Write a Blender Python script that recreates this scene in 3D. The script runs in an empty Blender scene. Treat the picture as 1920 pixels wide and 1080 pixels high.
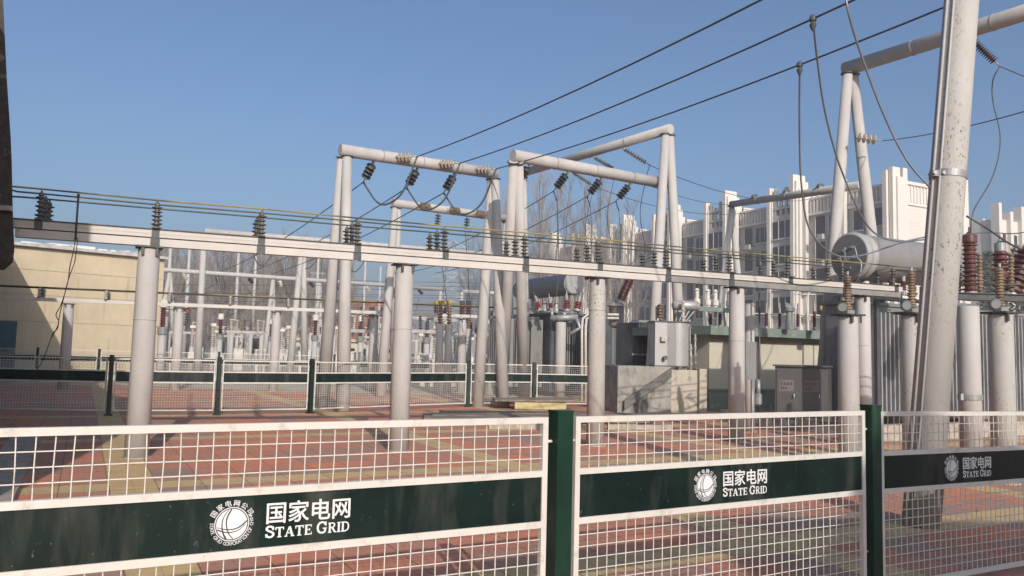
import bpy, math, random
from mathutils import Vector, Matrix
V = Vector
rad = math.radians
sc = bpy.context.scene
COL = sc.collection

# ------------------------------------------------------------------ camera, sky, sun, exposure
HC, F = 1.56, 1500.0
PITCH, ROLL = rad(4.69), rad(1.4)
fwd = V((0, math.cos(PITCH), math.sin(PITCH)))
up0 = V((0, -math.sin(PITCH), math.cos(PITCH)))
cr = V((1, 0, 0)) * math.cos(ROLL) + up0 * math.sin(ROLL)
cu = -V((1, 0, 0)) * math.sin(ROLL) + up0 * math.cos(ROLL)
cam = bpy.data.objects.new('camera', bpy.data.cameras.new('camera'))
COL.objects.link(cam)
cam.matrix_world = Matrix((cr, cu, -fwd)).transposed().to_4x4()
cam.location = (0, 0, HC)
cam.data.sensor_width = 36
cam.data.lens = 36 * F / 1920
cam.data.clip_end = 6000
cam.data.clip_start = .05
sc.camera = cam
sc.view_settings.view_transform = 'Standard'
sc.view_settings.look = 'None'
sc.view_settings.exposure = 0.0
sc.view_settings.gamma = 1
SUN_EL, SUN_AZ = rad(25.5), math.atan2(.28, -.96)      # direction the sun stands in (x, y)
sdir = V((math.cos(SUN_EL) * .28, math.cos(SUN_EL) * -.96, math.sin(SUN_EL)))
sun = bpy.data.objects.new('sun', bpy.data.lights.new('sun', 'SUN'))
COL.objects.link(sun)
sun.data.energy = 4.2
sun.data.angle = rad(.5)
sun.data.color = (1, .915, .84)
sun.rotation_euler = sdir.to_track_quat('Z', 'Y').to_euler()
w = bpy.data.worlds.new('World')
sc.world = w
w.use_nodes = True
nt = w.node_tree
sky = nt.nodes.new('ShaderNodeTexSky')
sky.sky_type = 'NISHITA'
sky.sun_disc = False
sky.sun_elevation = SUN_EL
sky.sun_rotation = math.atan2(.28, -.96)
sky.air_density = 1.0
sky.dust_density = 4.0
sky.ozone_density = 6.0
wt = nt.nodes.new('ShaderNodeMix')
wt.data_type, wt.blend_type = 'RGBA', 'MULTIPLY'
wt.inputs['Factor'].default_value = 1
wt.inputs['B'].default_value = (1.13, 1.10, 1.04, 1)
nt.links.new(sky.outputs[0], wt.inputs['A'])
nt.links.new(wt.outputs['Result'], nt.nodes['Background'].inputs[0])
nt.nodes['Background'].inputs[1].default_value = .14


def ray(px, py):
    return fwd * F + cr * (px - 960) - cu * (py - 540)


def at(px, py, Y):
    """point seen at photo pixel px, py that stands Y metres in front"""
    r = ray(px, py)
    return V((0, 0, HC)) + r * (Y / r.y)


def gz(px, py, z=0.0):
    r = ray(px, py)
    return V((0, 0, HC)) + r * ((z - HC) / r.z)


TH = rad(28)
E1 = V((math.cos(TH), math.sin(TH), 0))
E2 = V((-math.sin(TH), math.cos(TH), 0))
ZU = V((0, 0, 1))

# ------------------------------------------------------------------ helpers


class MB:
    def __init__(s):
        s.v, s.f, s.sm = [], [], []

    def add(s, vs, fs, smooth=False):
        b = len(s.v)
        s.v += [V(p) for p in vs]
        s.f += [tuple(b + i for i in f) for f in fs]
        s.sm += [smooth] * len(fs)
        return s

    def obox(s, p, a, b, c):
        p, a, b, c = V(p), V(a), V(b), V(c)
        vs = [p, p + a, p + a + b, p + b, p + c, p + a + c, p + a + b + c, p + b + c]
        fs = [(0, 3, 2, 1), (4, 5, 6, 7), (0, 1, 5, 4), (1, 2, 6, 5), (2, 3, 7, 6), (3, 0, 4, 7)]
        if a.cross(b).dot(c) < 0:
            fs = [f[::-1] for f in fs]
        return s.add(vs, fs)

    def box(s, c, size, ux=V((1, 0, 0)), uz=ZU):
        ux, uz = V(ux).normalized(), V(uz).normalized()
        uy = uz.cross(ux)
        c = V(c)
        return s.obox(c - ux * size[0] / 2 - uy * size[1] / 2 - uz * size[2] / 2, ux * size[0], uy * size[1], uz * size[2])

    def bar(s, a, b, w, h):
        a, b = V(a), V(b)
        d = b - a
        x = d.normalized()
        y = ZU.cross(x)
        if y.length < 1e-3:
            y = V((0, 1, 0))
        y.normalize()
        z = x.cross(y)
        return s.obox(a - y * w / 2 - z * h / 2, d, y * w, z * h)

    def tube(s, pts, r, n=8, caps=True, smooth=True):
        pts = [V(p) for p in pts]
        if not hasattr(r, '__len__'):
            r = [r] * len(pts)
        vs, fs = [], []
        ref = None
        for i, p in enumerate(pts):
            d = (pts[min(i + 1, len(pts) - 1)] - pts[max(i - 1, 0)])
            d = d.normalized() if d.length > 1e-9 else ZU.copy()
            if ref is None:
                ref = d.orthogonal().normalized()
            ref = ref - d * ref.dot(d)
            ref = ref.normalized() if ref.length > 1e-6 else d.orthogonal().normalized()
            q = d.cross(ref)
            for k in range(n):
                t = 2 * math.pi * k / n
                vs.append(p + (ref * math.cos(t) + q * math.sin(t)) * r[i])
        for i in range(len(pts) - 1):
            for k in range(n):
                fs.append((i * n + k, i * n + (k + 1) % n, (i + 1) * n + (k + 1) % n, (i + 1) * n + k))
        s.add(vs, fs, smooth)
        if caps:
            b = len(s.v) - len(vs)
            s.f.append(tuple(b + k for k in range(n))[::-1])
            s.f.append(tuple(b + (len(pts) - 1) * n + k for k in range(n)))
            s.sm += [False, False]
        return s

    def lathe(s, p0, d, prof, n=12, smooth=False):
        """rings (distance along d, radius)"""
        p0, d = V(p0), V(d).normalized()
        x = d.orthogonal().normalized()
        y = d.cross(x)
        vs, fs = [], []
        for t, r in prof:
            for k in range(n):
                a = 2 * math.pi * k / n
                vs.append(p0 + d * t + (x * math.cos(a) + y * math.sin(a)) * max(r, 1e-4))
        m = len(prof)
        for i in range(m - 1):
            for k in range(n):
                fs.append((i * n + k, i * n + (k + 1) % n, (i + 1) * n + (k + 1) % n, (i + 1) * n + k))
        s.add(vs, fs, smooth)
        b = len(s.v) - len(vs)
        s.f.append(tuple(b + k for k in range(n))[::-1])
        s.f.append(tuple(b + (m - 1) * n + k for k in range(n)))
        s.sm += [False, False]
        return s

    def prism(s, poly, d):
        poly = [V(p) for p in poly]
        d = V(d)
        n = len(poly)
        vs = poly + [p + d for p in poly]
        fs = [tuple(range(n)), tuple(range(2 * n - 1, n - 1, -1))] + [(i, i + n, (i + 1) % n + n, (i + 1) % n) for i in range(n)]
        nm = (poly[1] - poly[0]).cross(poly[2] - poly[0])
        if nm.dot(d) > 0:
            fs = [f[::-1] for f in fs]
        return s.add(vs, fs)

    def mesh(s, name, m, off=V((0, 0, 0))):
        me = bpy.data.meshes.new(name)
        me.from_pydata([tuple(v - off) for v in s.v], [], s.f)
        me.polygons.foreach_set('use_smooth', s.sm)
        me.materials.append(m)
        me.update()
        return me

    def build(s, name, m, parent=None, local=False):
        off = V((0, 0, 0)) if local or parent is None else wloc(parent)
        o = bpy.data.objects.new(name, s.mesh(name, m, off))
        COL.objects.link(o)
        o.parent = parent
        return o


def wloc(o):
    p = V((0, 0, 0))
    while o:
        p = p + o.location
        o = o.parent
    return p


def tag(o, label, cat, group=None, kind=None):
    if label:
        o['label'] = label
    if cat:
        o['category'] = cat
    if group:
        o['group'] = group
    if kind:
        o['kind'] = kind
    return o


def thing(name, label, cat, loc=(0, 0, 0), rz=0, group=None):
    o = bpy.data.objects.new(name, None)
    COL.objects.link(o)
    o.empty_display_size = .2
    o.location = loc
    o.rotation_euler = (0, 0, rz)
    return tag(o, label, cat, group)


def struct(o):
    o['kind'] = 'structure'
    return o


KIDS = {}


def dup(root, loc, rz=0, label=None, scale=None):
    def cp(o, par):
        c = o.copy()
        COL.objects.link(c)
        c.parent = par
        for ch in [x for x in bpy.data.objects if x.parent == o]:
            cp(ch, c)
        return c
    r = cp(root, None)
    r.location = loc
    r.rotation_euler = (0, 0, rz)
    if scale:
        r.scale = scale
    if label:
        r['label'] = label
    return r


def one(mb, name, m, label, cat, group=None, base=None):
    """a thing that is a single mesh, its origin at its own base"""
    if base is None:
        lo = min(mb.v, key=lambda p: p.z)
        base = V((lo.x, lo.y, lo.z))
    o = bpy.data.objects.new(name, mb.mesh(name, m, V(base)))
    COL.objects.link(o)
    o.location = base
    return tag(o, label, cat, group)


def sag(a, b, s, n=14):
    a, b = V(a), V(b)
    return [a.lerp(b, i / n) - ZU * s * 4 * (i / n) * (1 - i / n) for i in range(n + 1)]


def spline(pts, n=6):
    pts = [V(p) for p in pts]
    out = []
    P = [pts[0] * 2 - pts[1]] + pts + [pts[-1] * 2 - pts[-2]]
    for i in range(1, len(P) - 2):
        for k in range(n):
            t = k / n
            a, b, c, d = P[i - 1], P[i], P[i + 1], P[i + 2]
            out.append(.5 * ((2 * b) + (c - a) * t + (2 * a - 5 * b + 4 * c - d) * t * t + (3 * b - a - 3 * c + d) * t ** 3))
    out.append(pts[-1])
    return out


def shed_prof(L, n, rc, rs, r2=None, a=0.0, b=0.0):
    """ribbed insulator: n sheds on a core"""
    p = [(0, rc * 1.25), (a, rc * 1.25)] if a else [(0, rc)]
    st = (L - a - b) / n
    for i in range(n):
        z = a + st * i
        r = rs if (r2 is None or i % 2 == 0) else r2
        p += [(z + st * .18, rc), (z + st * .45, r), (z + st * .62, r), (z + st * .85, rc)]
    p += [(L - b, rc * 1.25), (L, rc * 1.25)] if b else [(L, rc)]
    return p

# ------------------------------------------------------------------ materials


def mat(name, col, rough=.7, metal=0, noise=0.12, nscale=4, bump=0, col2=None, spec=.4, stretch=None, coat=0):
    m = bpy.data.materials.new(name)
    m.use_nodes = True
    t = m.node_tree
    b = t.nodes['Principled BSDF']
    b.inputs['Roughness'].default_value = rough
    b.inputs['Metallic'].default_value = metal
    b.inputs['Specular IOR Level'].default_value = spec
    tc = t.nodes.new('ShaderNodeTexCoord')
    mp = t.nodes.new('ShaderNodeMapping')
    t.links.new(tc.outputs['Object'], mp.inputs[0])
    oi = t.nodes.new('ShaderNodeObjectInfo')
    sh_ = t.nodes.new('ShaderNodeVectorMath')
    sh_.operation = 'SCALE'
    sh_.inputs[0].default_value = (37.0, 23.0, 11.0)
    t.links.new(oi.outputs['Random'], sh_.inputs['Scale'])
    t.links.new(sh_.outputs[0], mp.inputs['Location'])
    if stretch:
        mp.inputs['Scale'].default_value = stretch
    nz = t.nodes.new('ShaderNodeTexNoise')
    nz.inputs['Scale'].default_value = nscale
    nz.inputs['Detail'].default_value = 6
    nz.inputs['Roughness'].default_value = .62
    t.links.new(mp.outputs[0], nz.inputs['Vector'])
    cr_ = t.nodes.new('ShaderNodeValToRGB')
    c2 = col2 or tuple(c * (1 - noise * 2) for c in col)
    cr_.color_ramp.elements[0].position = .32
    cr_.color_ramp.elements[0].color = (*c2, 1)
    cr_.color_ramp.elements[1].position = .62
    cr_.color_ramp.elements[1].color = (*col, 1)
    t.links.new(nz.outputs[0], cr_.inputs[0])
    t.links.new(cr_.outputs[0], b.inputs['Base Color'])
    if bump:
        bp = t.nodes.new('ShaderNodeBump')
        bp.inputs['Strength'].default_value = bump
        bp.inputs['Distance'].default_value = .02
        t.links.new(nz.outputs[0], bp.inputs['Height'])
        t.links.new(bp.outputs[0], b.inputs['Normal'])
    m['_out'] = cr_.name
    return m


def spots(m, col, lo, hi, scale, stretch=(1, 1, 1), mask=None, maskscale=.8):
    """flakes and stains with a shape of their own laid over a material"""
    t = m.node_tree
    b = t.nodes['Principled BSDF']
    src = b.inputs['Base Color'].links[0].from_socket
    tc = t.nodes.new('ShaderNodeTexCoord')
    mp = t.nodes.new('ShaderNodeMapping')
    mp.inputs['Scale'].default_value = stretch
    t.links.new(tc.outputs['Object'], mp.inputs[0])
    oi = t.nodes.new('ShaderNodeObjectInfo')
    sh_ = t.nodes.new('ShaderNodeVectorMath')
    sh_.operation = 'SCALE'
    sh_.inputs[0].default_value = (37.0, 23.0, 11.0)
    t.links.new(oi.outputs['Random'], sh_.inputs['Scale'])
    t.links.new(sh_.outputs[0], mp.inputs['Location'])
    nz = t.nodes.new('ShaderNodeTexNoise')
    nz.inputs['Scale'].default_value = scale
    nz.inputs['Detail'].default_value = 5
    nz.inputs['Roughness'].default_value = .65
    t.links.new(mp.outputs[0], nz.inputs['Vector'])
    mr = t.nodes.new('ShaderNodeMapRange')
    mr.inputs[1].default_value = lo
    mr.inputs[2].default_value = hi
    t.links.new(nz.outputs[0], mr.inputs[0])
    fac = mr.outputs[0]
    if mask:
        n2 = t.nodes.new('ShaderNodeTexNoise')
        n2.inputs['Scale'].default_value = maskscale
        n2.inputs['Detail'].default_value = 2
        t.links.new(tc.outputs['Object'], n2.inputs['Vector'])
        m2 = t.nodes.new('ShaderNodeMapRange')
        m2.inputs[1].default_value, m2.inputs[2].default_value = mask
        t.links.new(n2.outputs[0], m2.inputs[0])
        mu = t.nodes.new('ShaderNodeMath')
        mu.operation = 'MULTIPLY'
        t.links.new(fac, mu.inputs[0])
        t.links.new(m2.outputs[0], mu.inputs[1])
        fac = mu.outputs[0]
    mx = t.nodes.new('ShaderNodeMix')
    mx.data_type = 'RGBA'
    t.links.new(fac, mx.inputs['Factor'])
    t.links.new(src, mx.inputs['A'])
    mx.inputs['B'].default_value = (*col, 1)
    t.links.new(mx.outputs['Result'], b.inputs['Base Color'])
    return m


M = {}
M['pole'] = spots(mat('painted_concrete', (.44, .42, .395), .75, 0, .07, 3, .12, stretch=(1, 1, .35)), (.38, .35, .315), .58, .74, 7, (1, 1, .18))
spots(M['pole'], (.17, .14, .115), .66, .69, 40, (1, 1, .7))
spots(M['pole'], (.20, .17, .14), .68, .72, 26, (1, 1, .6))
M['old_pole'] = spots(mat('flaking_concrete', (.42, .40, .365), .78, 0, .07, 3, .15, stretch=(1, 1, .35)), (.15, .125, .10), .58, .61, 34, (1, 1, .6), mask=(.44, .58), maskscale=.9)
spots(M['old_pole'], (.36, .32, .28), .55, .7, 6, (1, 1, .15))
M['beam'] = spots(mat('painted_steel', (.52, .49, .445), .5, 0, .06, 2, .03), (.34, .20, .11), .66, .74, 9, (1, 1, 1))
M['beam_shade'] = mat('shaded_channel_grey', (.25, .25, .235), .6, .1, .15, 3)  # darker beam colour, shade painted into the lower channel
M['cons'] = spots(mat('dull_conservator_paint', (.36, .36, .345), .55, 0, .05, 2), (.22, .21, .19), .6, .78, 5, (1, 1, .25))
M['disc'] = mat('dull_end_plate', (.19, .192, .192), .6, .1, .08, 2)
M['fin'] = spots(mat('fin_paint', (.34, .345, .345), .5, .1, .08, 2), (.16, .15, .14), .55, .72, 3, (1, 1, .3))
M['groove'] = mat('wall_joint', (.36, .295, .20), .9, 0, .1, 3)
M['dullred'] = mat('faded_red_glaze', (.30, .055, .05), .35, 0, .25, 8)
M['beam_dark'] = mat('dark_steel', (.085, .09, .09), .55, .2, .2, 8)
M['steel'] = spots(mat('galvanised_steel', (.34, .345, .34), .5, .35, .1, 6, .04), (.24, .15, .09), .64, .72, 10)
M['white'] = spots(mat('white_rail_paint', (.60, .575, .52), .42, 0, .04, 3, .03), (.40, .36, .30), .56, .76, 9, (1, 1, 1))
spots(M['white'], (.30, .16, .08), .70, .73, 45)
M['wirewhite'] = mat('white_wire', (.62, .59, .53), .42, 0, .05, 6)
M['band'] = mat('green_band', (.005, .017, .014), .4, 0, .25, 3, .01, spec=.25)
spots(M['band'], (.06, .065, .055), .50, .85, 5, (1, 1, .2))
spots(M['band'], (.10, .10, .09), .66, .70, 60, (1, 1, .5))
spots(M['wirewhite'], (.30, .22, .15), .60, .72, 12)
M['post'] = spots(mat('green_post', (.007, .036, .022), .4, 0, .2, 4, .02, spec=.4), (.05, .07, .055), .55, .8, 7, (1, 1, .15))
spots(M['post'], (.16, .08, .04), .70, .73, 30)
M['letter'] = mat('white_lettering', (.66, .665, .66), .5, 0, .03, 10)
M['ink'] = mat('dark_ink', (.02, .035, .035), .5, 0, .1, 10)
M['ins_dark'] = mat('dark_glaze', (.055, .055, .052), .28, 0, .3, 10, spec=.6)
M['ins_grey'] = mat('grey_glaze', (.13, .125, .11), .3, 0, .25, 10, spec=.6)
M['ins_pale'] = mat('pale_glaze', (.50, .45, .38), .35, 0, .15, 10, spec=.5)
M['ins_red'] = mat('red_brown_glaze', (.13, .042, .034), .25, 0, .25, 8, spec=.7)
M['ins_tan'] = mat('tan_glaze', (.27, .19, .12), .35, 0, .25, 8, spec=.5)
M['ins_white'] = mat('white_glaze', (.66, .62, .54), .3, 0, .1, 8, spec=.5)
M['wire'] = mat('weathered_wire', (.10, .11, .12), .55, .4, .2, 3)
M['wire_light'] = mat('aluminium_wire', (.30, .32, .34), .45, .6, .15, 3)
M['yellow'] = spots(mat('yellow_bar', (.31, .24, .07), .5, 0, .2, 2, col2=(.19, .165, .07)), (.06, .06, .045), .47, .60, .55)
M['barcol'] = mat('bar_metal', (.085, .095, .06), .5, .3, .25, 2)
M['grey_paint'] = spots(mat('grey_tank_paint', (.235, .24, .235), .45, .1, .06, 2, .02), (.15, .14, .12), .58, .75, 3, (1, 1, .3))
M['silver'] = spots(mat('silver_tank_paint', (.40, .39, .375), .45, .3, .05, 2, .02), (.28, .26, .23), .60, .78, 5, (1, 1, .25))
M['dark_tank'] = mat('dark_tank_paint', (.10, .11, .12), .45, .1, .2, 2)
M['cabinet'] = spots(mat('cabinet_paint', (.125, .123, .118), .42, .1, .08, 3, .01), (.17, .10, .08), .62, .75, 6, (1, 1, .4))
M['conc'] = spots(mat('rough_concrete', (.34, .32, .28), .88, 0, .14, 3, .3), (.10, .10, .09), .50, .68, 2.6, (1, 1, .5))
M['wall_beige'] = spots(mat('beige_render', (.52, .43, .295), .85, 0, .06, 1.2, .06), (.42, .345, .24), .48, .72, 1.2, (1, 1, .2))
spots(M['wall_beige'], (.32, .26, .18), .60, .74, 2.5, (1, 1, .12))
M['roofedge'] = mat('roof_edge', (.50, .48, .45), .6, 0, .2, 3)
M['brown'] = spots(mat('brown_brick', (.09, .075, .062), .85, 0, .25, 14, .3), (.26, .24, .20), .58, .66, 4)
M['teal'] = mat('teal_door', (.02, .075, .085), .5, 0, .15, 2)
M['cream'] = mat('cream_render', (.50, .465, .365), .85, 0, .06, 1.5, .05)
M['green_trim'] = spots(mat('green_trim', (.18, .225, .185), .7, 0, .12, 3, .05), (.30, .33, .28), .56, .7, 5)
M['apt'] = mat('pale_facade', (.63, .59, .53), .8, 0, .03, .6)
M['apt_wall'] = mat('dull_facade', (.47, .45, .405), .85, 0, .06, .8)
M['apt_grey'] = mat('grey_facade_panel', (.40, .39, .35), .8, 0, .05, .8)
M['glass'] = mat('window_glass', (.035, .045, .052), .15, 0, .4, .5, spec=.7)
M['bark'] = mat('bark', (.20, .165, .135), .9, 0, .2, 2)
M['twig'] = mat('twigs', (.24, .195, .165), .9, 0, .15, .3)
M['twig_pale'] = mat('pale_twigs', (.29, .255, .235), .9, 0, .15, .3)
M['brickred'] = mat('red_brick', (.30, .13, .085), .85, 0, .2, .8)
M['board'] = mat('old_boards', (.27, .22, .17), .85, 0, .3, 3, .2, stretch=(1, 6, 1))
M['yblock'] = mat('yellow_block', (.50, .42, .22), .8, 0, .1, 6)
M['kerbs'] = mat('kerb_concrete', (.42, .37, .30), .9, 0, .18, 8, .4)
M['yellowcap'] = mat('yellow_cap', (.42, .29, .05), .5, 0, .1, 6)
M['redpaint'] = mat('red_plate', (.36, .07, .06), .5, 0, .1, 6)
M['plate'] = mat('sign_plate', (.20, .17, .165), .5, 0, .1, 6)
M['hill'] = mat('far_tree_mass', (.10, .11, .07), .9, 0, .2, .05)

# ground materials
def ground_mat():
    m = bpy.data.materials.new('dry_ground')
    m.use_nodes = True
    t = m.node_tree
    b = t.nodes['Principled BSDF']
    b.inputs['Roughness'].default_value = .95
    tc = t.nodes.new('ShaderNodeTexCoord')
    n1 = t.nodes.new('ShaderNodeTexNoise')
    n1.inputs['Scale'].default_value = .35
    n1.inputs['Detail'].default_value = 8
    n1.inputs['Roughness'].default_value = .7
    t.links.new(tc.outputs['Object'], n1.inputs['Vector'])
    r = t.nodes.new('ShaderNodeValToRGB')
    r.color_ramp.elements[0].position = .35
    r.color_ramp.elements[0].color = (.20, .165, .125, 1)
    r.color_ramp.elements[1].position = .62
    r.color_ramp.elements[1].color = (.36, .31, .25, 1)
    t.links.new(n1.outputs[0], r.inputs[0])
    t.links.new(r.outputs[0], b.inputs['Base Color'])
    return m


def paving_mat():
    m = bpy.data.materials.new('tile_paving')
    m.use_nodes = True
    t = m.node_tree
    L = t.links.new
    b = t.nodes['Principled BSDF']
    b.inputs['Roughness'].default_value = .82
    b.inputs['Specular IOR Level'].default_value = .25

    def node(k, **kw):
        n = t.nodes.new(k)
        for a, v in kw.items():
            setattr(n, a, v)
        return n

    def math_(op, a, b_=None, c=None):
        n = node('ShaderNodeMath', operation=op)
        for i, x in enumerate((a, b_, c)):
            if x is None:
                continue
            if isinstance(x, (int, float)):
                n.inputs[i].default_value = x
            else:
                L(x, n.inputs[i])
        return n.outputs[0]
    tc = node('ShaderNodeTexCoord')
    mp = node('ShaderNodeMapping')
    mp.inputs['Rotation'].default_value = (0, 0, -TH)
    L(tc.outputs['Object'], mp.inputs[0])
    nw = node('ShaderNodeTexNoise')
    nw.inputs['Scale'].default_value = 5.0
    L(mp.outputs[0], nw.inputs['Vector'])
    wob = node('ShaderNodeVectorMath', operation='MULTIPLY_ADD')
    L(nw.outputs['Color'], wob.inputs[0])
    wob.inputs[1].default_value = (.03, .03, 0)
    L(mp.outputs[0], wob.inputs[2])
    sp = node('ShaderNodeSeparateXYZ')
    L(wob.outputs[0], sp.inputs[0])
    T = .48
    u = math_('DIVIDE', math_('ADD', sp.outputs[0], -.35), T)
    v = math_('DIVIDE', math_('ADD', sp.outputs[1], -.05), T)
    iu, iv = math_('FLOOR', u), math_('FLOOR', v)
    cm = node('ShaderNodeCombineXYZ')
    L(iu, cm.inputs[0])
    L(iv, cm.inputs[1])
    wn = node('ShaderNodeTexWhiteNoise', noise_dimensions='2D')
    L(cm.outputs[0], wn.inputs['Vector'])
    # patchy wear across many tiles
    n1 = node('ShaderNodeTexNoise')
    n1.inputs['Scale'].default_value = .55
    n1.inputs['Detail'].default_value = 5
    L(mp.outputs[0], n1.inputs['Vector'])
    mixv = math_('ADD', math_('MULTIPLY', wn.outputs['Value'], .42), math_('MULTIPLY', n1.outputs[0], .72))
    r = node('ShaderNodeValToRGB')
    e = r.color_ramp.elements
    e[0].position, e[0].color = .28, (.66, .235, .125, 1)
    e[1].position, e[1].color = .92, (.29, .215, .17, 1)
    for p, c in ((.42, (.60, .225, .13, 1)), (.58, (.50, .225, .15, 1)), (.76, (.37, .24, .18, 1))):
        q = e.new(p)
        q.color = c
    L(mixv, r.inputs[0])
    # yellow strips every ten tiles each way
    fu = math_('LESS_THAN', math_('FLOORED_MODULO', iu, 10), .5)
    fv = math_('LESS_THAN', math_('FLOORED_MODULO', iv, 10), .5)
    fy = math_('MAXIMUM', fu, fv)
    yc = node('ShaderNodeValToRGB')
    yc.color_ramp.elements[0].color = (.66, .44, .19, 1)
    yc.color_ramp.elements[1].color = (.55, .41, .22, 1)
    L(mixv, yc.inputs[0])
    mx = node('ShaderNodeMix', data_type='RGBA')
    L(fy, mx.inputs['Factor'])
    L(r.outputs[0], mx.inputs['A'])
    L(yc.outputs[0], mx.inputs['B'])
    # stains
    n2 = node('ShaderNodeTexNoise')
    n2.inputs['Scale'].default_value = 2.3
    n2.inputs['Detail'].default_value = 7
    n2.inputs['Roughness'].default_value = .7
    L(mp.outputs[0], n2.inputs['Vector'])
    st = node('ShaderNodeMapRange')
    st.inputs[1].default_value, st.inputs[2].default_value = .46, .74
    st.inputs[4].default_value = .65
    L(n2.outputs[0], st.inputs[0])
    mx2 = node('ShaderNodeMix', data_type='RGBA')
    L(st.outputs[0], mx2.inputs['Factor'])
    L(mx.outputs['Result'], mx2.inputs['A'])
    mx2.inputs['B'].default_value = (.36, .26, .20, 1)
    n3 = node('ShaderNodeTexNoise')
    n3.inputs['Scale'].default_value = 1.0
    n3.inputs['Detail'].default_value = 6
    n3.inputs['Roughness'].default_value = .7
    mp3 = node('ShaderNodeMapping')
    mp3.inputs['Scale'].default_value = (3.0, 26.0, 1)
    L(mp.outputs[0], mp3.inputs[0])
    L(mp3.outputs[0], n3.inputs['Vector'])
    s3 = node('ShaderNodeMapRange')
    s3.inputs[1].default_value, s3.inputs[2].default_value = .50, .68
    s3.inputs[4].default_value = .45
    L(n3.outputs[0], s3.inputs[0])
    mx2b = node('ShaderNodeMix', data_type='RGBA')
    L(s3.outputs[0], mx2b.inputs['Factor'])
    L(mx2.outputs['Result'], mx2b.inputs['A'])
    mx2b.inputs['B'].default_value = (.17, .10, .075, 1)
    mx2 = mx2b
    # joints
    eu = math_('ABSOLUTE', math_('SUBTRACT', math_('FRACT', u), .5))
    ev = math_('ABSOLUTE', math_('SUBTRACT', math_('FRACT', v), .5))
    j = math_('GREATER_THAN', math_('MAXIMUM', eu, ev), .489)
    # each tile pressed with four squares
    su = math_('ABSOLUTE', math_('SUBTRACT', math_('FRACT', math_('MULTIPLY', u, 2)), .5))
    sv = math_('ABSOLUTE', math_('SUBTRACT', math_('FRACT', math_('MULTIPLY', v, 2)), .5))
    j2 = math_('GREATER_THAN', math_('MAXIMUM', su, sv), .485)
    jj = math_('MAXIMUM', j, math_('MULTIPLY', j2, .35))
    mx3 = node('ShaderNodeMix', data_type='RGBA')
    L(math_('MULTIPLY', jj, .75), mx3.inputs['Factor'])
    L(mx2.outputs['Result'], mx3.inputs['A'])
    mx3.inputs['B'].default_value = (.10, .07, .05, 1)
    L(mx3.outputs['Result'], b.inputs['Base Color'])
    bp = node('ShaderNodeBump')
    bp.inputs['Strength'].default_value = .5
    bp.inputs['Distance'].default_value = .012
    L(math_('ADD', math_('MULTIPLY', n2.outputs[0], .8), math_('MULTIPLY', jj, -1.0)), bp.inputs['Height'])
    L(bp.outputs[0], b.inputs['Normal'])
    return m


# ------------------------------------------------------------------ ground
def sheet(name, pts, m, z):
    mb = MB()
    mb.add([V((x, y, z)) for x, y in pts], [tuple(range(len(pts)))])
    return struct(mb.build(name, m))


sheet('ground', [(-600, -60), (600, -60), (600, 900), (-600, 900)], ground_mat(), 0)
def EE(u, v, z=0.0):
    return E1 * u + E2 * v + ZU * z


pv = [EE(-26, -22), EE(34, -22), EE(34, 36), EE(-26, 36)]
sheet('paving', [(p.x, p.y) for p in pv], paving_mat(), .004)
sheet('road', [(-19, 30.5), (0, 28.5), (5, 31), (5, 38), (-20, 38)], mat('pale_concrete_road', (.46, .40, .30), .9, 0, .12, .8), .008)
# grey kerb strip and narrow drain gap running away beside the paving
k0, k1 = gz(18, 960), gz(52, 850)
kd = E2
mb = MB()
mb.obox(V((k0.x, k0.y, .004)) - kd * 3, kd * 11, V((-kd.y, kd.x, 0)) * -.42 * -1, ZU * .06)
struct(mb.build('kerb', M['kerbs']))

# ------------------------------------------------------------------ near fence
PANEL_H = [(.10, .13), (.714, .746), (.96, .99), (1.22, 1.25)]


def text_mb(body, size, bold=0.0, thick=.0012):
    c = bpy.data.curves.new('t', 'FONT')
    c.body = body
    c.size = size
    c.offset = bold
    c.extrude = thick / 2
    o = bpy.data.objects.new('t', c)
    COL.objects.link(o)
    dg = bpy.context.evaluated_depsgraph_get()
    me = o.evaluated_get(dg).to_mesh()
    vs = [v.co.copy() for v in me.vertices]
    fs = [tuple(p.vertices) for p in me.polygons]
    bpy.data.objects.remove(o)
    return vs, fs


def put(mb, vs, fs, org, ux, uy, n):
    mb.add([org + ux * v.x + uy * v.y + n * v.z for v in vs], fs)


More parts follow.
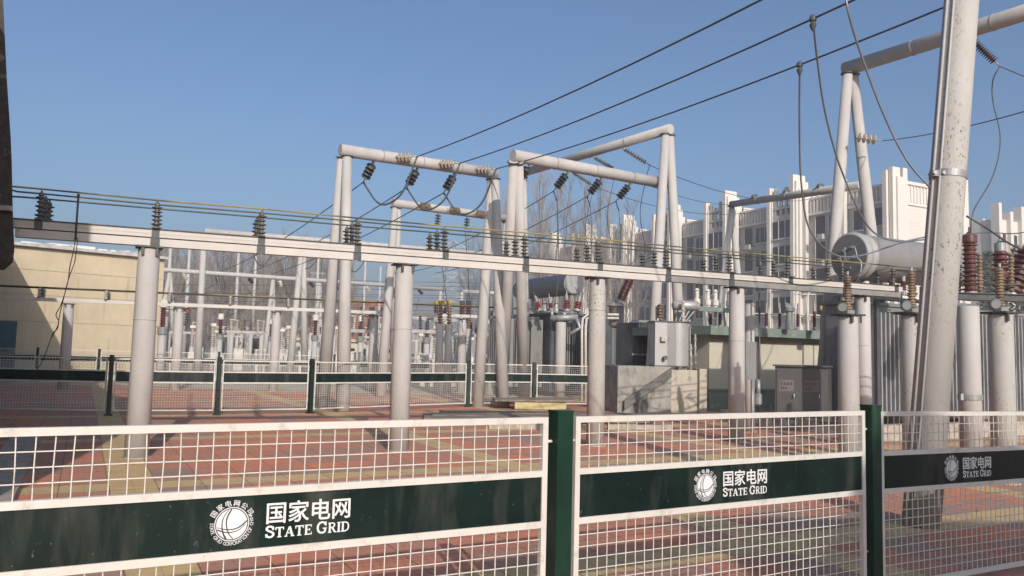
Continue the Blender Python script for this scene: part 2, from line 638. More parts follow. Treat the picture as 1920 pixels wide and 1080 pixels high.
# slab-serif capitals drawn by stroke: (polyline, width) on a 0..1 high grid
LET = {
    'S': (.62, [([(.52, .70), (.50, .82), (.38, .92), (.22, .92), (.10, .82), (.11, .67), (.24, .57), (.40, .48), (.53, .38), (.54, .22), (.43, .09), (.25, .07), (.12, .15), (.08, .30)], .15)],
          [(.50, .78, .10, .28), (.08, .20, .10, .28)]),
    'T': (.72, [([(.36, 0), (.36, .94)], .17), ([(.03, .93), (.69, .93)], .12)], [(.06, .84, .08, .26), (.66, .84, .08, .26), (.36, .045, .34, .09)]),
    'A': (.80, [([(.13, .03), (.38, .95)], .09), ([(.40, .97), (.65, .03)], .18), ([(.22, .34), (.58, .34)], .09)], [(.13, .045, .24, .09), (.66, .045, .28, .09)]),
    'E': (.66, [([(.17, 0), (.17, 1)], .17), ([(.05, .945), (.58, .945)], .10), ([(.17, .51), (.44, .51)], .09), ([(.05, .055), (.60, .055)], .10)],
          [(.57, .87, .07, .24), (.59, .14, .07, .26), (.45, .51, .06, .22)]),
    'G': (.80, [([(.66, .70), (.60, .87), (.42, .94), (.24, .88), (.12, .68), (.10, .46), (.15, .22), (.28, .08), (.46, .06), (.60, .12), (.63, .22), (.63, .42)], .15)],
          [(.68, .80, .08, .34), (.60, .43, .30, .09)]),
    'R': (.76, [([(.17, 0), (.17, 1)], .16), ([(.17, .95), (.42, .95), (.56, .87), (.58, .72), (.52, .57), (.38, .51), (.17, .51)], .12), ([(.38, .50), (.62, .04)], .16)],
          [(.17, .045, .30, .09), (.68, .045, .16, .09), (.10, .955, .14, .09)]),
    'I': (.34, [([(.17, 0), (.17, 1)], .17)], [(.17, .045, .30, .09), (.17, .955, .30, .09)]),
    'D': (.80, [([(.17, 0), (.17, 1)], .16), ([(.10, .945), (.38, .945), (.58, .84), (.66, .62), (.66, .38), (.58, .16), (.38, .055), (.10, .055)], .12)], [(.10, .045, .14, .09), (.10, .955, .14, .09)]),
}


def serif_word(mb, word, org, ux, uy, n, h_big, h_small, width):
    """small-capitals line fitted to a given width"""
    tot = 0
    for i, ch in enumerate(word):
        if ch == ' ':
            tot += h_small * .35
            continue
        big = i == 0 or word[i - 1] == ' '
        tot += LET[ch][0] * (h_big if big else h_small) * 1.03
    sx = width / tot
    x = 0
    k = 0
    for i, ch in enumerate(word):
        if ch == ' ':
            x += h_small * .35 * sx
            continue
        big = i == 0 or word[i - 1] == ' '
        h = h_big if big else h_small
        wd, strokes, serifs = LET[ch]
        for pl, sw in strokes:
            for a, b in zip(pl, pl[1:]):
                k += 1
                A, B = V((a[0], a[1])), V((b[0], b[1]))
                d = (B - A).normalized()
                q = V((-d.y, d.x)) * sw / 2
                ext = d * (sw * .18 if len(pl) > 2 else 0)
                quad = [A - ext + q, A - ext - q, B + ext - q, B + ext + q]
                base = [org + ux * (x + p.x * h * sx) + uy * (p.y * h) for p in quad]
                mb.prism([p + n * (.0008 + .00007 * (k % 17)) for p in base], n * -.0007)
        for (cx, cy, w_, h_) in serifs:
            k += 1
            base = [org + ux * (x + (cx + s_ * w_ / 2) * h * sx) + uy * ((cy + t_ * h_ / 2) * h) for s_, t_ in ((-1, -1), (1, -1), (1, 1), (-1, 1))]
            mb.prism([p + n * (.0008 + .00007 * (k % 17) + .0013) for p in base], n * -.0019)
        x += wd * h * sx * 1.03


def disc(mb, org, ux, uy, n, r, z, r0=0.0, seg=56):
    if r0 <= 0:
        pts = [org + (ux * math.cos(2 * math.pi * i / seg) + uy * math.sin(2 * math.pi * i / seg)) * r + n * z for i in range(seg)]
        mb.prism(pts, n * -.0006)
    else:
        vs, fs = [], []
        for i in range(seg):
            d = ux * math.cos(2 * math.pi * i / seg) + uy * math.sin(2 * math.pi * i / seg)
            vs += [org + d * r0 + n * z, org + d * r + n * z]
        for i in range(seg):
            j = (i + 1) % seg
            fs.append((2 * i, 2 * i + 1, 2 * j + 1, 2 * j))
        mb.add(vs, fs)


def ribbon(mb, pts, w0, w1, org, ux, uy, n, z, R):
    """tapering line on the emblem; points on the unit disc"""
    P = [V((p.x, p.y)) for p in spline([V((a, b, 0)) for a, b in pts], 8)]
    vs, fs = [], []
    m_ = len(P)
    for i, p in enumerate(P):
        d = (P[min(i + 1, m_ - 1)] - P[max(i - 1, 0)]).normalized()
        q = V((-d.y, d.x)) * (w0 + (w1 - w0) * i / (m_ - 1)) / 2
        for c in (p + q, p - q):
            vs.append(org + ux * c.x * R + uy * c.y * R + n * z)
    for i in range(m_ - 1):
        fs.append((2 * i, 2 * i + 1, 2 * i + 3, 2 * i + 2))
    mb.add(vs, fs)


GLYPH = {}


def glyph(ch, size, bold):
    k = (ch, size, bold)
    if k not in GLYPH:
        vs, fs = text_mb(ch, size, bold)
        x0, x1 = min(v.x for v in vs), max(v.x for v in vs)
        GLYPH[k] = ([V((v.x - (x0 + x1) / 2, v.y, v.z)) for v in vs], fs, x1 - x0)
    return GLYPH[k]


def brand_band(A, ux, L, z0, z1, uy, n, band, off=0.0):
    """emblem and words on a green band; A = lower start corner of the band face"""
    H = z1 - z0
    # emblem
    c = A + ux * (L * .5 - .272 + off) + uy * (H * .485) + n * .0015
    R = H * .295
    mb = MB()
    disc(mb, c, ux, uy, n, R * .95, .0006)
    disc(mb, c, ux, uy, n, R * 1.07, .0012, R * 1.01)
    for i, ch in enumerate('国家电网公司'):
        a = rad(148 - 23 * i)
        d = ux * math.cos(a) + uy * math.sin(a)
        tng = ux * math.sin(a) - uy * math.cos(a)
        vs, fs, _ = glyph(ch, .0265, 0)
        put(mb, vs, fs, c + d * R * 1.16, tng, d, n)
        put(mb, vs, fs, c + d * R * 1.16 + tng * .0007 + n * .0002, tng, d, n)
    s = 'STATE GRID CORPORATION OF CHINA'
    for i, ch in enumerate(s):
        if ch == ' ':
            continue
        a = rad(176 + 208 * i / (len(s) - 1))
        d = ux * math.cos(a) + uy * math.sin(a)
        tng = -ux * math.sin(a) + uy * math.cos(a)
        vs, fs, _ = glyph(ch, .019, 0)
        put(mb, vs, fs, c + d * R * 1.33, tng, -d, n)
    em = mb.build('emblem', M['letter'], band)
    mb = MB()
    for pts, w0, w1, z in (
        ([(-.22, .93), (-.52, .45), (-.60, -.05), (-.50, -.55), (-.32, -.90)], .03, .11, .0016),
        ([(-.05, .94), (-.30, .45), (-.33, -.05), (-.18, -.55), (.10, -.93)], .09, .05, .0018),
        ([(.92, .15), (.45, -.22), (-.05, -.33), (-.55, -.26), (-.90, -.14)], .09, .03, .0020),
        ([(.84, -.05), (.45, -.38), (-.02, -.50), (-.50, -.45), (-.88, -.28)], .03, .08, .0022),
    ):
        ribbon(mb, pts, w0, w1, c, ux, uy, n, z, R)
    mb.build('emblem_line', M['ink'], band)
    # words
    mb = MB()
    x0 = A + ux * (L * .5 - .135 + off) + uy * (H * .47) + n * .0016
    vs, fs = text_mb('国家电网', .083, 0)
    xa, xb = min(v.x for v in vs), max(v.x for v in vs)
    k = .352 / (xb - xa)
    vs = [V(((v.x - xa) * k, v.y * 1.12, v.z)) for v in vs]
    for q_, (ox, oy) in enumerate(((0, 0), (.0014, 0), (-.0014, 0), (0, .0011), (0, -.0011), (.0010, .0008), (-.0010, .0008), (.0010, -.0008), (-.0010, -.0008))):
        put(mb, [v + V((ox, oy, .00011 * q_)) for v in vs], fs, x0, ux, uy, n)
    mb.build('chinese_lettering', M['letter'], band)
    for word, x_, w_ in (('STATE', 0, .196), ('GRID', .212, .148)):
        mb = MB()
        serif_word(mb, word, A + ux * (L * .5 - .139 + off + x_) + uy * (H * .165) + n * .001, ux, uy, n, .050, .042, w_)
        mb.build('english_lettering', M['letter'], band)


JR = random.Random(5)


def mesh_panel(root, A, B, slope=0.0, brand=True, cell=.0615, wr=.0030, rows=True, name='panel_frame', sides=5, off=0.0):
    """white framed panel from A to B (ground points) with wire mesh and a green band"""
    A, B = V(A), V(B)
    d = B - A
    L = d.length
    ux = (d - ZU * slope).normalized()
    n = V((d.y, -d.x, 0)).normalized()
    T = .03
    mb = MB()
    for z0, z1 in PANEL_H:
        mb.obox(A + ux * T + ZU * z0 - n * T / 2, ux * (L - 2 * T), n * T, ZU * (z1 - z0))
    for x in (0, L - T):
        mb.obox(A + ux * x + ZU * .10 - n * T / 2, ux * T, n * T, ZU * 1.15)
    # hinge lugs
    for x, s_ in ((0, -1), (L, 1)):
        for z in (.35, 1.13):
            mb.tube([A + ux * x + ZU * z, A + ux * (x + s_ * .03) + ZU * z], .008, 6)
    fr = mb.build(name, M['white'], root)
    mb = MB()
    nx = round((L - 2 * T) / cell)
    for i in range(1, nx):
        x = T + (L - 2 * T) * i / nx
        for za, zb in ((.13, .714), (.99, 1.22)):
            j0, j1, j2, jn = (JR.uniform(-.0022, .0022) for _ in range(4))
            zm = (za + zb) / 2
            mb.tube([A + ux * (x + j0) + ZU * za + n * wr, A + ux * (x + j1) + ZU * zm + n * (wr + jn), A + ux * (x + j2) + ZU * zb + n * wr], wr, sides, False)
    for za, zb, k in ((.13, .714, 10), (.99, 1.22, 4)):
        for i in range(1, k):
            z = za + (zb - za) * i / k
            mb.tube([A + ux * (T + (L - 2 * T) * t_) + ZU * (z + (JR.uniform(-.0022, .0022) if 0 < t_ < 1 else 0)) - n * wr * .8 for t_ in (0, .2, .4, .6, .8, 1)], wr, sides, False)
    mb.build('wire_mesh', M['wirewhite'], fr)
    mb = MB()
    mb.obox(A + ux * T + ZU * .746 + n * .006, ux * (L - 2 * T), n * -.012, ZU * (.96 - .746))
    bd = mb.build('green_band', M['band'], fr)
    if brand:
        brand_band(A + ZU * .746 + n * .006, ux, L, .746, .96, ZU, n, fr, off)
    return fr


def fence_post(root, p, h, rot, w=.075, label=None):
    ux = V((math.cos(rot), math.sin(rot), 0))
    mb = MB()
    mb.box(V((p[0], p[1], h / 2)), (w, w, h), ux)
    mb.box(V((p[0], p[1], h + .004)), (w + .006, w + .006, .008), ux)
    mb.box(V((p[0], p[1], .01)), (w + .09, w + .09, .012), ux)
    o = mb.build('fence_post', M['post'], root)
    if label:
        o['label'] = label
    return o


R29 = rad(29.3)
D29 = V((math.cos(R29), math.sin(R29), 0))
Q1 = V((.262, 4.06, 0))
Q2 = V((2.375, 5.30, 0))
fence = thing('mesh_fence', 'white wire mesh fence with lettered dark green bands and green posts closest to the camera', 'fence', Q1)
PW = .095
p0 = Q1 - D29 * (PW / 2 + .035)
a0 = p0 - D29 * 2.34
mesh_panel(fence, a0, p0, 0, cell=.062, off=-.045)
d2 = (Q2 - Q1).normalized()
R2 = math.atan2(d2.y, d2.x)
mesh_panel(fence, Q1 + d2 * (PW / 2 + .035), Q2 - d2 * (PW / 2 + .03), .004, off=.022)
R3 = rad(30)
D3 = V((math.cos(R3), math.sin(R3), 0))
Q3 = Q2 + D3 * 2.46
mesh_panel(fence, Q2 + D3 * (PW / 2 + .035) - ZU * .012, Q3 - D3 * (PW / 2 + .03) - ZU * .03, .016, off=-.085)
fence_post(fence, Q1, 1.275, R29, .09)
fence_post(fence, Q2, 1.275, R2, .09)
fence_post(fence, a0 - D29 * (PW / 2 + .035), 1.275, R29, .09)
fence_post(fence, Q3, 1.25, R3, .09)

# ------------------------------------------------------------------ far fences: same panels, shared meshes
far_src = {}


def far_fence(name, pts, label, h=1.28, first=True):
    root = thing(name, label, 'fence', (pts[0][0], pts[0][1], 0))
    base = wloc(root)
    for i, (x, y) in enumerate(pts):
        ang = 0
        if i + 1 < len(pts):
            ang = math.atan2(pts[i + 1][1] - y, pts[i + 1][0] - x)
        if 'post' not in far_src:
            mb = MB()
            mb.box((0, 0, .66), (.09, .09, 1.32))
            mb.box((0, 0, .02), (.16, .16, .03))
            far_src['post'] = mb.mesh('fence_post', mat('dark_green_post', (.008, .022, .017), .5, 0, .2, 4))
        o = bpy.data.objects.new('fence_post', far_src['post'])
        COL.objects.link(o)
        o.parent = root
        o.location = V((x, y, 0)) - base
        o.rotation_euler = (0, 0, ang)
    for (xa, ya), (xb, yb) in zip(pts, pts[1:]):
        a, b = V((xa, ya, 0)), V((xb, yb, 0))
        L = (b - a).length - .16
        ang = math.atan2(yb - ya, xb - xa)
        if 'panel' not in far_src:
            holder = thing('tmp', None, None)
            fr = mesh_panel(holder, V((0, 0, 0)), V((2.3, 0, 0)), 0, False, wr=.0042, sides=3)
            far_src['panel'] = fr
            far_src['kids'] = [o for o in bpy.data.objects if o.parent == fr]
            use = fr
            bpy.data.objects.remove(holder)
            kids = far_src['kids']
        else:
            use = far_src['panel'].copy()
            COL.objects.link(use)
            kids = []
            for k in far_src['kids']:
                c = k.copy()
                COL.objects.link(c)
                c.parent = use
        use.parent = root
        use.location = a + (b - a).normalized() * .08 - base
        use.rotation_euler = (0, 0, ang)
        use.scale = (L / 2.3, 1, 1)
    return root


far_fence('mesh_fence', [(-16.2, 17.3), (-13.7, 17.35), (-11.2, 17.4), (-8.72, 17.6), (-6.65, 18.4), (-4.8, 19.5), (-3.0, 21.35), (-1.2, 23.2), (.72, 23.9), (3.1, 24.4)],
          'white mesh fence with plain green bands crossing mid yard behind the thick columns')
f3 = [(-27 + 2.65 * i, 36.2 + .35 * i) for i in range(11)]
far_fence('mesh_fence', f3, 'distant low white mesh fence in front of the beige workshop wall and equipment rows')

# ------------------------------------------------------------------ columns of the main bus support


def column(x, y, h, r, m, label, cap=True, group=None, taper=.0, ring=None):
    t = thing('concrete_column', label, 'column', (x, y, 0), 0, group)
    mb = MB()
    r0 = r * (1 + taper)
    mb.lathe((0, 0, 0), ZU, [(0, r0), (h * .5, (r + r0) / 2), (h - .02, r), (h, r - .015)], 28, True)
    mb.build('shaft', m, t, True)
    if ring:
        mb = MB()
        for z in ring:
            mb.lathe((0, 0, z), ZU, [(0, r + .004), (.002, r + .012), (.014, r + .012), (.016, r + .004)], 28, True)
        mb.build('seam_ring', m, t, True)
    mb = MB()
    R_ = random.Random(int(abs(x) * 97 + abs(y) * 31))
    ring_ = [(r0 + R_.uniform(.008, .035)) for _ in range(18)]
    mb.prism([V((math.cos(a_ * math.pi / 9) * ring_[a_], math.sin(a_ * math.pi / 9) * ring_[a_], .022)) for a_ in range(18)], V((0, 0, -.022)))
    mb.build('footing', M['kerbs'], t, True)
    if cap:
        mb = MB()
        mb.box((0, 0, h + .012), (2 * r + .06, 2 * r + .06, .024), E1)
        for s in (-1, 1):
            mb.obox(V((0, 0, h)) + E1 * (s * .09 - .02) - E2 * (r + .012), E1 * .04, E2 * .008, -ZU * .11)
        mb.build('cap_plate', M['beam_dark'], t, True)
    return t


def busY(x):
    return 13.42 + .43 * x


UB = V((1, .43, 0)).normalized()
NB = V((-.43, 1, 0)).normalized()
cg = 'thick concrete columns under the main steel bus beam'
for px, nm, mt in ((274, 'thick pale concrete column at the shaded house end, first under the steel bus beam', 'pole'),
                   (757, 'smooth pale concrete column, second under the steel bus beam from the house', 'pole'),
                   (1121, 'speckled concrete column, third under the steel bus beam from the house', 'old_pole'),
                   (1383, 'concrete column with grey control box behind, fourth under the steel bus beam', 'pole'),
                   (1620, 'concrete column close behind the tan arrester column, fifth under the bus beam', 'pole')):
    q = (px - 960) / 1500
    x = q * 13.42 / (1 - .43 * q)
    column(x, busY(x), 2.915, .143, M[mt], nm, True, cg, .12, (1.9,) if mt == 'pole' else (2.35,))

# beam
X0, X1 = -6.78, 8.25
b0, b1 = V((X0, busY(X0), 0)), V((X1, busY(X1), 0))
BL = (b1 - b0).length
beam = thing('steel_bus_beam', 'long pale double channel steel beam carrying brown insulators on the thick columns', 'beam', (b0.x, b0.y, 2.94))
fr = -NB      # towards the camera


def channel(mb, a, b, z0, h, w, t=.008):
    """C profile, web in front, flanges going back"""
    a, b = V(a), V(b)
    mb.obox(a + ZU * z0 + fr * w / 2, b - a, -fr * t, ZU * h)
    mb.obox(a + ZU * z0 + fr * (w / 2 - t), b - a, -fr * (w - t), ZU * t)
    mb.obox(a + ZU * (z0 + h - t) + fr * (w / 2 - t), b - a, -fr * (w - t), ZU * t)


mb = MB()
channel(mb, b0, b1, 3.070, .105, .16)
mb.obox(b0 + ZU * 3.118 + fr * .08, b1 - b0, fr * .005, ZU * .010)
mb.build('upper_channel', M['beam'], beam)
mb = MB()
mb.obox(b0 + ZU * 3.177 + fr * .10, b1 - b0, -fr * .20, ZU * .014)
mb.build('top_strip', M['beam_dark'], beam)
XI = [-6.38 + 1.315 * i for i in range(12)]
cuts = [X0 + .12] + [x for i, x in enumerate(XI) if i in (1, 2, 3, 5, 7, 8, 10)] + [X1]
for a, b in zip(cuts, cuts[1:]):
    mb = MB()
    xa, xb = a + .035, b - .035
    channel(mb, (xa, busY(xa), 0), (xb, busY(xb), 0), 2.945, .108, .14)
    mb.build('lower_channel', M['beam' if xa < 2 else 'beam_shade'], beam)  # segments past the middle get their shade by colour
for i, x in enumerate(XI):
    mb = MB()
    p = V((x, busY(x), 0))
    mb.obox(p - UB * .05 + ZU * 3.060 + fr * .086, UB * .10, fr * .008, ZU * .117)
    if i in (1, 2, 3, 5, 7, 8, 10):
        mb.obox(p - UB * .06 + ZU * 2.942 + fr * .075, UB * .12, fr * .010, ZU * .118)
    mb.build('clamp_plate', M['beam_dark'], beam)

# insulator trios
ORD = ['first', 'second', 'third', 'fourth', 'fifth', 'sixth', 'seventh', 'eighth', 'ninth', 'tenth', 'eleventh', 'twelfth']
rz = math.atan2(.43, 1)
trio = thing('insulator_bracket', '', 'insulator set', (0, 0, 0), 0, 'insulator trios on the main bus beam')
mb = MB()
mb.box((0, .38, .012), (.09, 1.05, .02))
mb.prism([V((-.045, .12, 0)), V((-.045, .88, 0)), V((-.045, .12, -.13))], V((.006, 0, 0)))
mb.prism([V((.04, .12, 0)), V((.04, .88, 0)), V((.04, .12, -.13))], V((.006, 0, 0)))
mb.build('bracket', M['beam_dark'], trio, True)
for y in (0, .40, .80):
    mb = MB()
    mb.lathe((0, y, .022), ZU, shed_prof(.34, 5, .028, .070, .055, .02, .02), 12)
    mb.lathe((0, y, .362), ZU, [(0, .03), (.02, .03), (.021, .012), (.05, .012)], 8)
    mb.build('insulator', M['ins_grey'], trio, True)
for i, x in enumerate(XI):
    lab = f'trio of ribbed grey-brown insulators on the bus beam, {ORD[i]} from the house end'
    o = trio if i == 0 else dup(trio, (0, 0, 0))
    o['label'] = lab
    o.location = (x, busY(x), 3.189)
    o.rotation_euler = (0, 0, rz)
# bus bars
for k, (off, mt, nm) in enumerate(((0, 'yellow', 'yellow painted bus bar along the front of the insulator trios'),
                                   (.40, 'barcol', 'dark olive bus bar along the middle of the insulator trios'),
                                   (.80, 'barcol', 'dark olive bus bar along the back of the insulator trios'))):
    pts = [V((x, busY(x), 3.615)) + NB * off + ZU * (random.Random(i + k * 20).uniform(-.008, .008) if i not in () else 0) for i, x in enumerate(XI)]
    e = pts[0] - UB * .35
    pts = [at(12, (341, 353, 368)[k], 10.0 + off * .9), e] + pts + [pts[-1] + UB * 1.6]
    mb = MB()
    mb.tube(pts, .0125, 8)
    one(mb, 'bus_bar', M[mt], nm, 'bus bar', 'bus bars on the main beam', base=pts[1])
# ------------------------------------------------------------------ gantries


def leg_mb(base, top, r0=.19, r1=.12, n=20):
    return MB().tube([base, V(base).lerp(V(top), .5), top], [r0, (r0 + r1) / 2, r1], n)


def gantry(name, label, legs, beams, group=None, m='pole', r=(.18, .125), rb=.15, base=None, rings=True):
    b = base or legs[0][0]
    t = thing(name, label, 'gantry', (b[0], b[1], 0), 0, group)
    for a, c in legs:
        a, c = V(a), V(c)
        lg = leg_mb(a, c, *r).build('leg', M[m], t)
        d = (c - a).normalized()
        mb = MB()
        mb.lathe(c - d * .03, d, [(0, r[1] + .045), (.02, r[1] + .045)], 14)
        mb.build('flange', M['beam_dark'], lg)
    for a, c in beams:
        mb = MB()
        mb.tube([a, c], rb, 20)
        bm = mb.build('crossbeam', M[m], t)
        a, c = V(a), V(c)
        d = (c - a).normalized()
        mb = MB()
        for i in range(1, 4):
            p = a.lerp(c, i / 4)
            mb.lathe(p - d * .012, d, [(0, rb), (.001, rb + .012), (.023, rb + .012), (.024, rb)], 20)
        mb.build('clamp_ring', M['steel'], bm)
    return t


def insul_string(p, d, L, n, rs, m, label, group, cap=.06, cat='insulator', rc=.03):
    """disc string hanging from p along d"""
    d = V(d).normalized()
    t = thing('insulator_string', label, cat, p, 0, group)
    mb = MB()
    mb.tube([p, V(p) + d * cap], .02, 6)
    mb.lathe(V(p) + d * cap * .3, d, [(0, .045), (.03, .045)], 8)
    mb.build('top_fitting', M['steel'], t)
    mb = MB()
    mb.tube([V(p) + d * (cap + L), V(p) + d * (cap + L + .16)], .016, 6)
    mb.build('clamp', M['steel'], t)
    mb = MB()
    st = L / n
    pr = [(0, rc)]
    for i in range(n):
        z = i * st
        pr += [(z + st * .1, rc), (z + st * .3, rs * .6), (z + st * .55, rs), (z + st * .65, rs), (z + st * .72, rc * 1.1), (z + st * .98, rc)]
    mb.lathe(V(p) + d * cap, d, pr, 16)
    mb.build('disc_stack', m, t)
    return V(p) + d * (cap + L + .16)


def wire(pts, r, label, m='wire', group=None, name='overhead_wire', cat='wire', n=5):
    mb = MB()
    mb.tube(pts, r, n)
    return one(mb, name, M[m], label, cat, group, base=pts[0])


GH = 6.85
# gantry A
aL, aR = gz(643, 282, GH), gz(924, 325, GH)
A_b = [gz(604, 762), gz(643, 772), gz(895, 763), gz(944, 764)]
da = (aR - aL).normalized()
gantry('portal_gantry', 'concrete portal gantry with three looped jumper cables, tall in the middle of the yard',
       [(A_b[0], aL - ZU * .16 - E2 * -.06), (A_b[1], aL - ZU * .16 + da * .1 - E2 * .08), (A_b[2], aR - ZU * .16 - E2 * -.08), (A_b[3], aR - ZU * .16 + da * .05 - E2 * .06)],
       [(aL - da * .08, aR + da * .12)], 'portal gantries', base=A_b[1], rb=.165)
# wires to the near side and behind, insulators both sides, jumpers
fa = -E2
WEND = []
for i, (fx, nm) in enumerate(((.315, 'first'), (.60, 'second'), (.855, 'third'))):
    p = aL.lerp(aR, fx) + fa * .15
    e = insul_string(p + fa * .0, fa * .62 + E1 * .78, .40, 4, .135, M['ins_pale'], f'pale disc insulator string on the jumper gantry beam, {nm} from the house side', 'pale insulator strings on the middle gantry')
    # near wire
    far_p = e + fa * 23 + E1 * (.0, -.45, -.35)[i] - ZU * .15
    pts = sag(e, far_p, .42)
    wire(pts, .016, f'overhead conductor running from the {nm} pale insulator over the fence to the camera side', group='overhead conductors')
    WEND.append(pts)
    # back side
    q = aL.lerp(aR, fx - .12) - ZU * .16 - fa * .05
    dd = -fa * .75 - ZU * .62 - E1 * .12
    e2_ = insul_string(q, dd, .50, 4, .135, M['ins_dark'], f'dark disc insulator string under the jumper gantry beam, {nm} from the house side', 'dark insulator strings on the middle gantry', .1)
    tgt = e2_ - fa * 22 - ZU * .7 - E1 * .4
    wire(sag(e2_, tgt, .25), .016, f'conductor going back from the {nm} dark insulator string of the jumper gantry', group='conductors behind the middle gantry')
    mid = (e + e2_) / 2 - ZU * .95
    wire(spline([e, e.lerp(mid, .5) - ZU * .30 + E1 * .02, mid, e2_.lerp(mid, .55) - ZU * .22, e2_]), .027, f'dark looped jumper cable under the gantry beam, {nm} from the house side', group='looped jumper cables', name='jumper_cable', cat='cable', n=7)

# gantry A2 behind
cL, cR = gz(741, 381, GH), gz(950, 409, GH)
dc = (cR - cL).normalized()
gantry('portal_gantry', 'smaller looking concrete portal gantry seen behind the jumper gantry, with rusty insulators',
       [(V((cL.x - .12, cL.y - .9, 0)), cL - ZU * .15), (V((cL.x + .05, cL.y + .9, 0)), cL - ZU * .15 + dc * .1), (V((cR.x - .5, cR.y - 1, 0)), cR - ZU * .15), (V((cR.x + .4, cR.y + 1, 0)), cR - ZU * .15)],
       [(cL - dc * .1, cR + dc * .1)], 'portal gantries', base=(cL.x, cL.y))
for i, fx in enumerate((.24, .50, .74)):
    p = cL.lerp(cR, fx) + fa * .12
    insul_string(p + E1 * .25, fa * .3 - E1 * 1 - ZU * .1 * 0, .45, 4, .12, M['ins_tan'], f'rusty brown insulator string lying against the beam of the smaller rear gantry, {ORD[i]} along', 'rusty insulator strings')
    q = cL.lerp(cR, fx + .13) - ZU * .14
    e = insul_string(q, -ZU - E1 * .1, .42, 4, .12, M['ins_dark'], f'dark insulator string hanging under the smaller rear gantry, {ORD[i]} along', 'dark hanging insulator strings')
    wire(sag(e, e - ZU * 3.2 + E1 * (.6 - .3 * i), -.1, 6), .014, f'thin dropper wire under the smaller rear gantry, {ORD[i]} along', group='dropper wires')
# gantry B and C share the rear corner
bL, bR = gz(966, 292, GH), gz(1249, 345, GH)
db = (bR - bL).normalized()
bb = [gz(940, 759), gz(982, 760)]
bb[0] = gz(941, 757)
gantry('portal_gantry', 'concrete portal gantry with four dark insulator strings, beside the grey transformer tank',
       [(bb[0], bL - ZU * .16 - E1 * .05), (bb[1], bL - ZU * .16 + db * .12)],
       [(bL - db * .08, bR)], 'portal gantries', base=bb[1], rb=.165)
CH = 8.45
c1, c0 = gz(1252, 243, CH), gz(982, 324, CH)
g1 = V((c1.x, c1.y, 0))
dcc = (c1 - c0).normalized()
gantry('portal_gantry', 'taller concrete gantry whose beam slants back behind the four string gantry',
       [(g1 - E1 * .75 - E2 * .2, c1 - ZU * .16 - E1 * .08), (g1 + E1 * .75 + E2 * .1, c1 - ZU * .16 + E1 * .08), (V((c0.x + .25, c0.y, 0)), c0 - ZU * .16)],
       [(c0, c1 + dcc * .12)], 'portal gantries', base=g1, rb=.15)
for i, fx in enumerate((.09, .325, .545, .745)):
    p = bL.lerp(bR, fx) - ZU * .16
    e = insul_string(p, E2 * .8 - ZU * .62 - E1 * .15, .50, 5, .12, M['ins_dark'], f'black disc insulator string under the gantry beam beside the transformer, {ORD[i]} from the jumper gantry', 'black strings on the four string gantry', .12)
    wire([e, e - ZU * .28 + E1 * .12], .02, f'short black jumper tail below the {ORD[i]} black string of the gantry by the transformer', group='jumper tails', name='jumper_tail', cat='cable')
    if i:
        wire(sag(e, e + E2 * 14 - ZU * 1.1, .3), .013, f'conductor going back from the {ORD[i]} black string of the gantry by the transformer', group='conductors behind the transformer gantry')
        wire(spline([e - ZU * .3 + E1 * .12, e - ZU * 1.4 + E1 * .2, e - ZU * 2.6 + E1 * (.3 - .1 * i), e - ZU * 3.3 + E1 * .1]), .011, f'thin cable drooping from the {ORD[i]} black string towards the transformer', group='drooping transformer cables')
for i, (px, py, qx, qy) in enumerate(((1072, 322, 1118, 352), (1112, 294, 1160, 322), (1168, 278, 1222, 312))):
    yy = (24.6, 26.2, 28.2)[2 - i]
    a, b = at(px, py, yy), at(qx, qy, yy + .3)
    L = (b - a).length
    e = insul_string(a, b - a, L - .3, 9, .075, M['ins_grey'], f'long slender grey insulator string slanting from the taller gantry, {ORD[i]} along', 'slender slanting strings', .06)
    wire(sag(e, at((1420, 1420, 1520)[i], (388, 372, 365)[i] + 8, 40), .5), .012, f'thin wire running towards the apartments from the {ORD[i]} slender slanting string', group='wires towards the apartments')
    wire(spline([e, e - ZU * .5 + E1 * -.15, e - ZU * 1.6 - E1 * .35, e - ZU * 2.8 - E1 * .1]), .012, f'thin tail cable drooping below the {ORD[i]} slender slanting string', group='tail cables')

# gantry D, left, two bays
dL, dR = gz(383, 434, GH), gz(567, 449, GH)
dd_ = (dR - dL).normalized()
dE = dR + dd_ * 11
gantry('portal_gantry', 'distant two bay concrete gantry just above the bus beam, behind the first thick column',
       [(V((dL.x + .05, dL.y, 0)), dL - ZU * .14), (V((dR.x - .12, dR.y - .8, 0)), dR - ZU * .14), (V((dR.x + .22, dR.y + .8, 0)), dR - ZU * .14 + E1 * .05)],
       [(dL, dE)], 'portal gantries', base=(dL.x, dL.y), rb=.15)
for i, px in enumerate((420, 468, 520)):
    p = dL.lerp(dE, (.13, .27, .42)[i]) - ZU * .1
    wire(spline([p, p - ZU * 1.0 + E1 * .3, p - ZU * 1.3 + E1 * .65, p - ZU * .7 + E1 * 1.1, p + E1 * 1.2]), .03, f'black jumper loop under the distant two bay gantry, {ORD[i]} from the first thick column', group='distant jumper loops', name='jumper_cable', cat='cable')
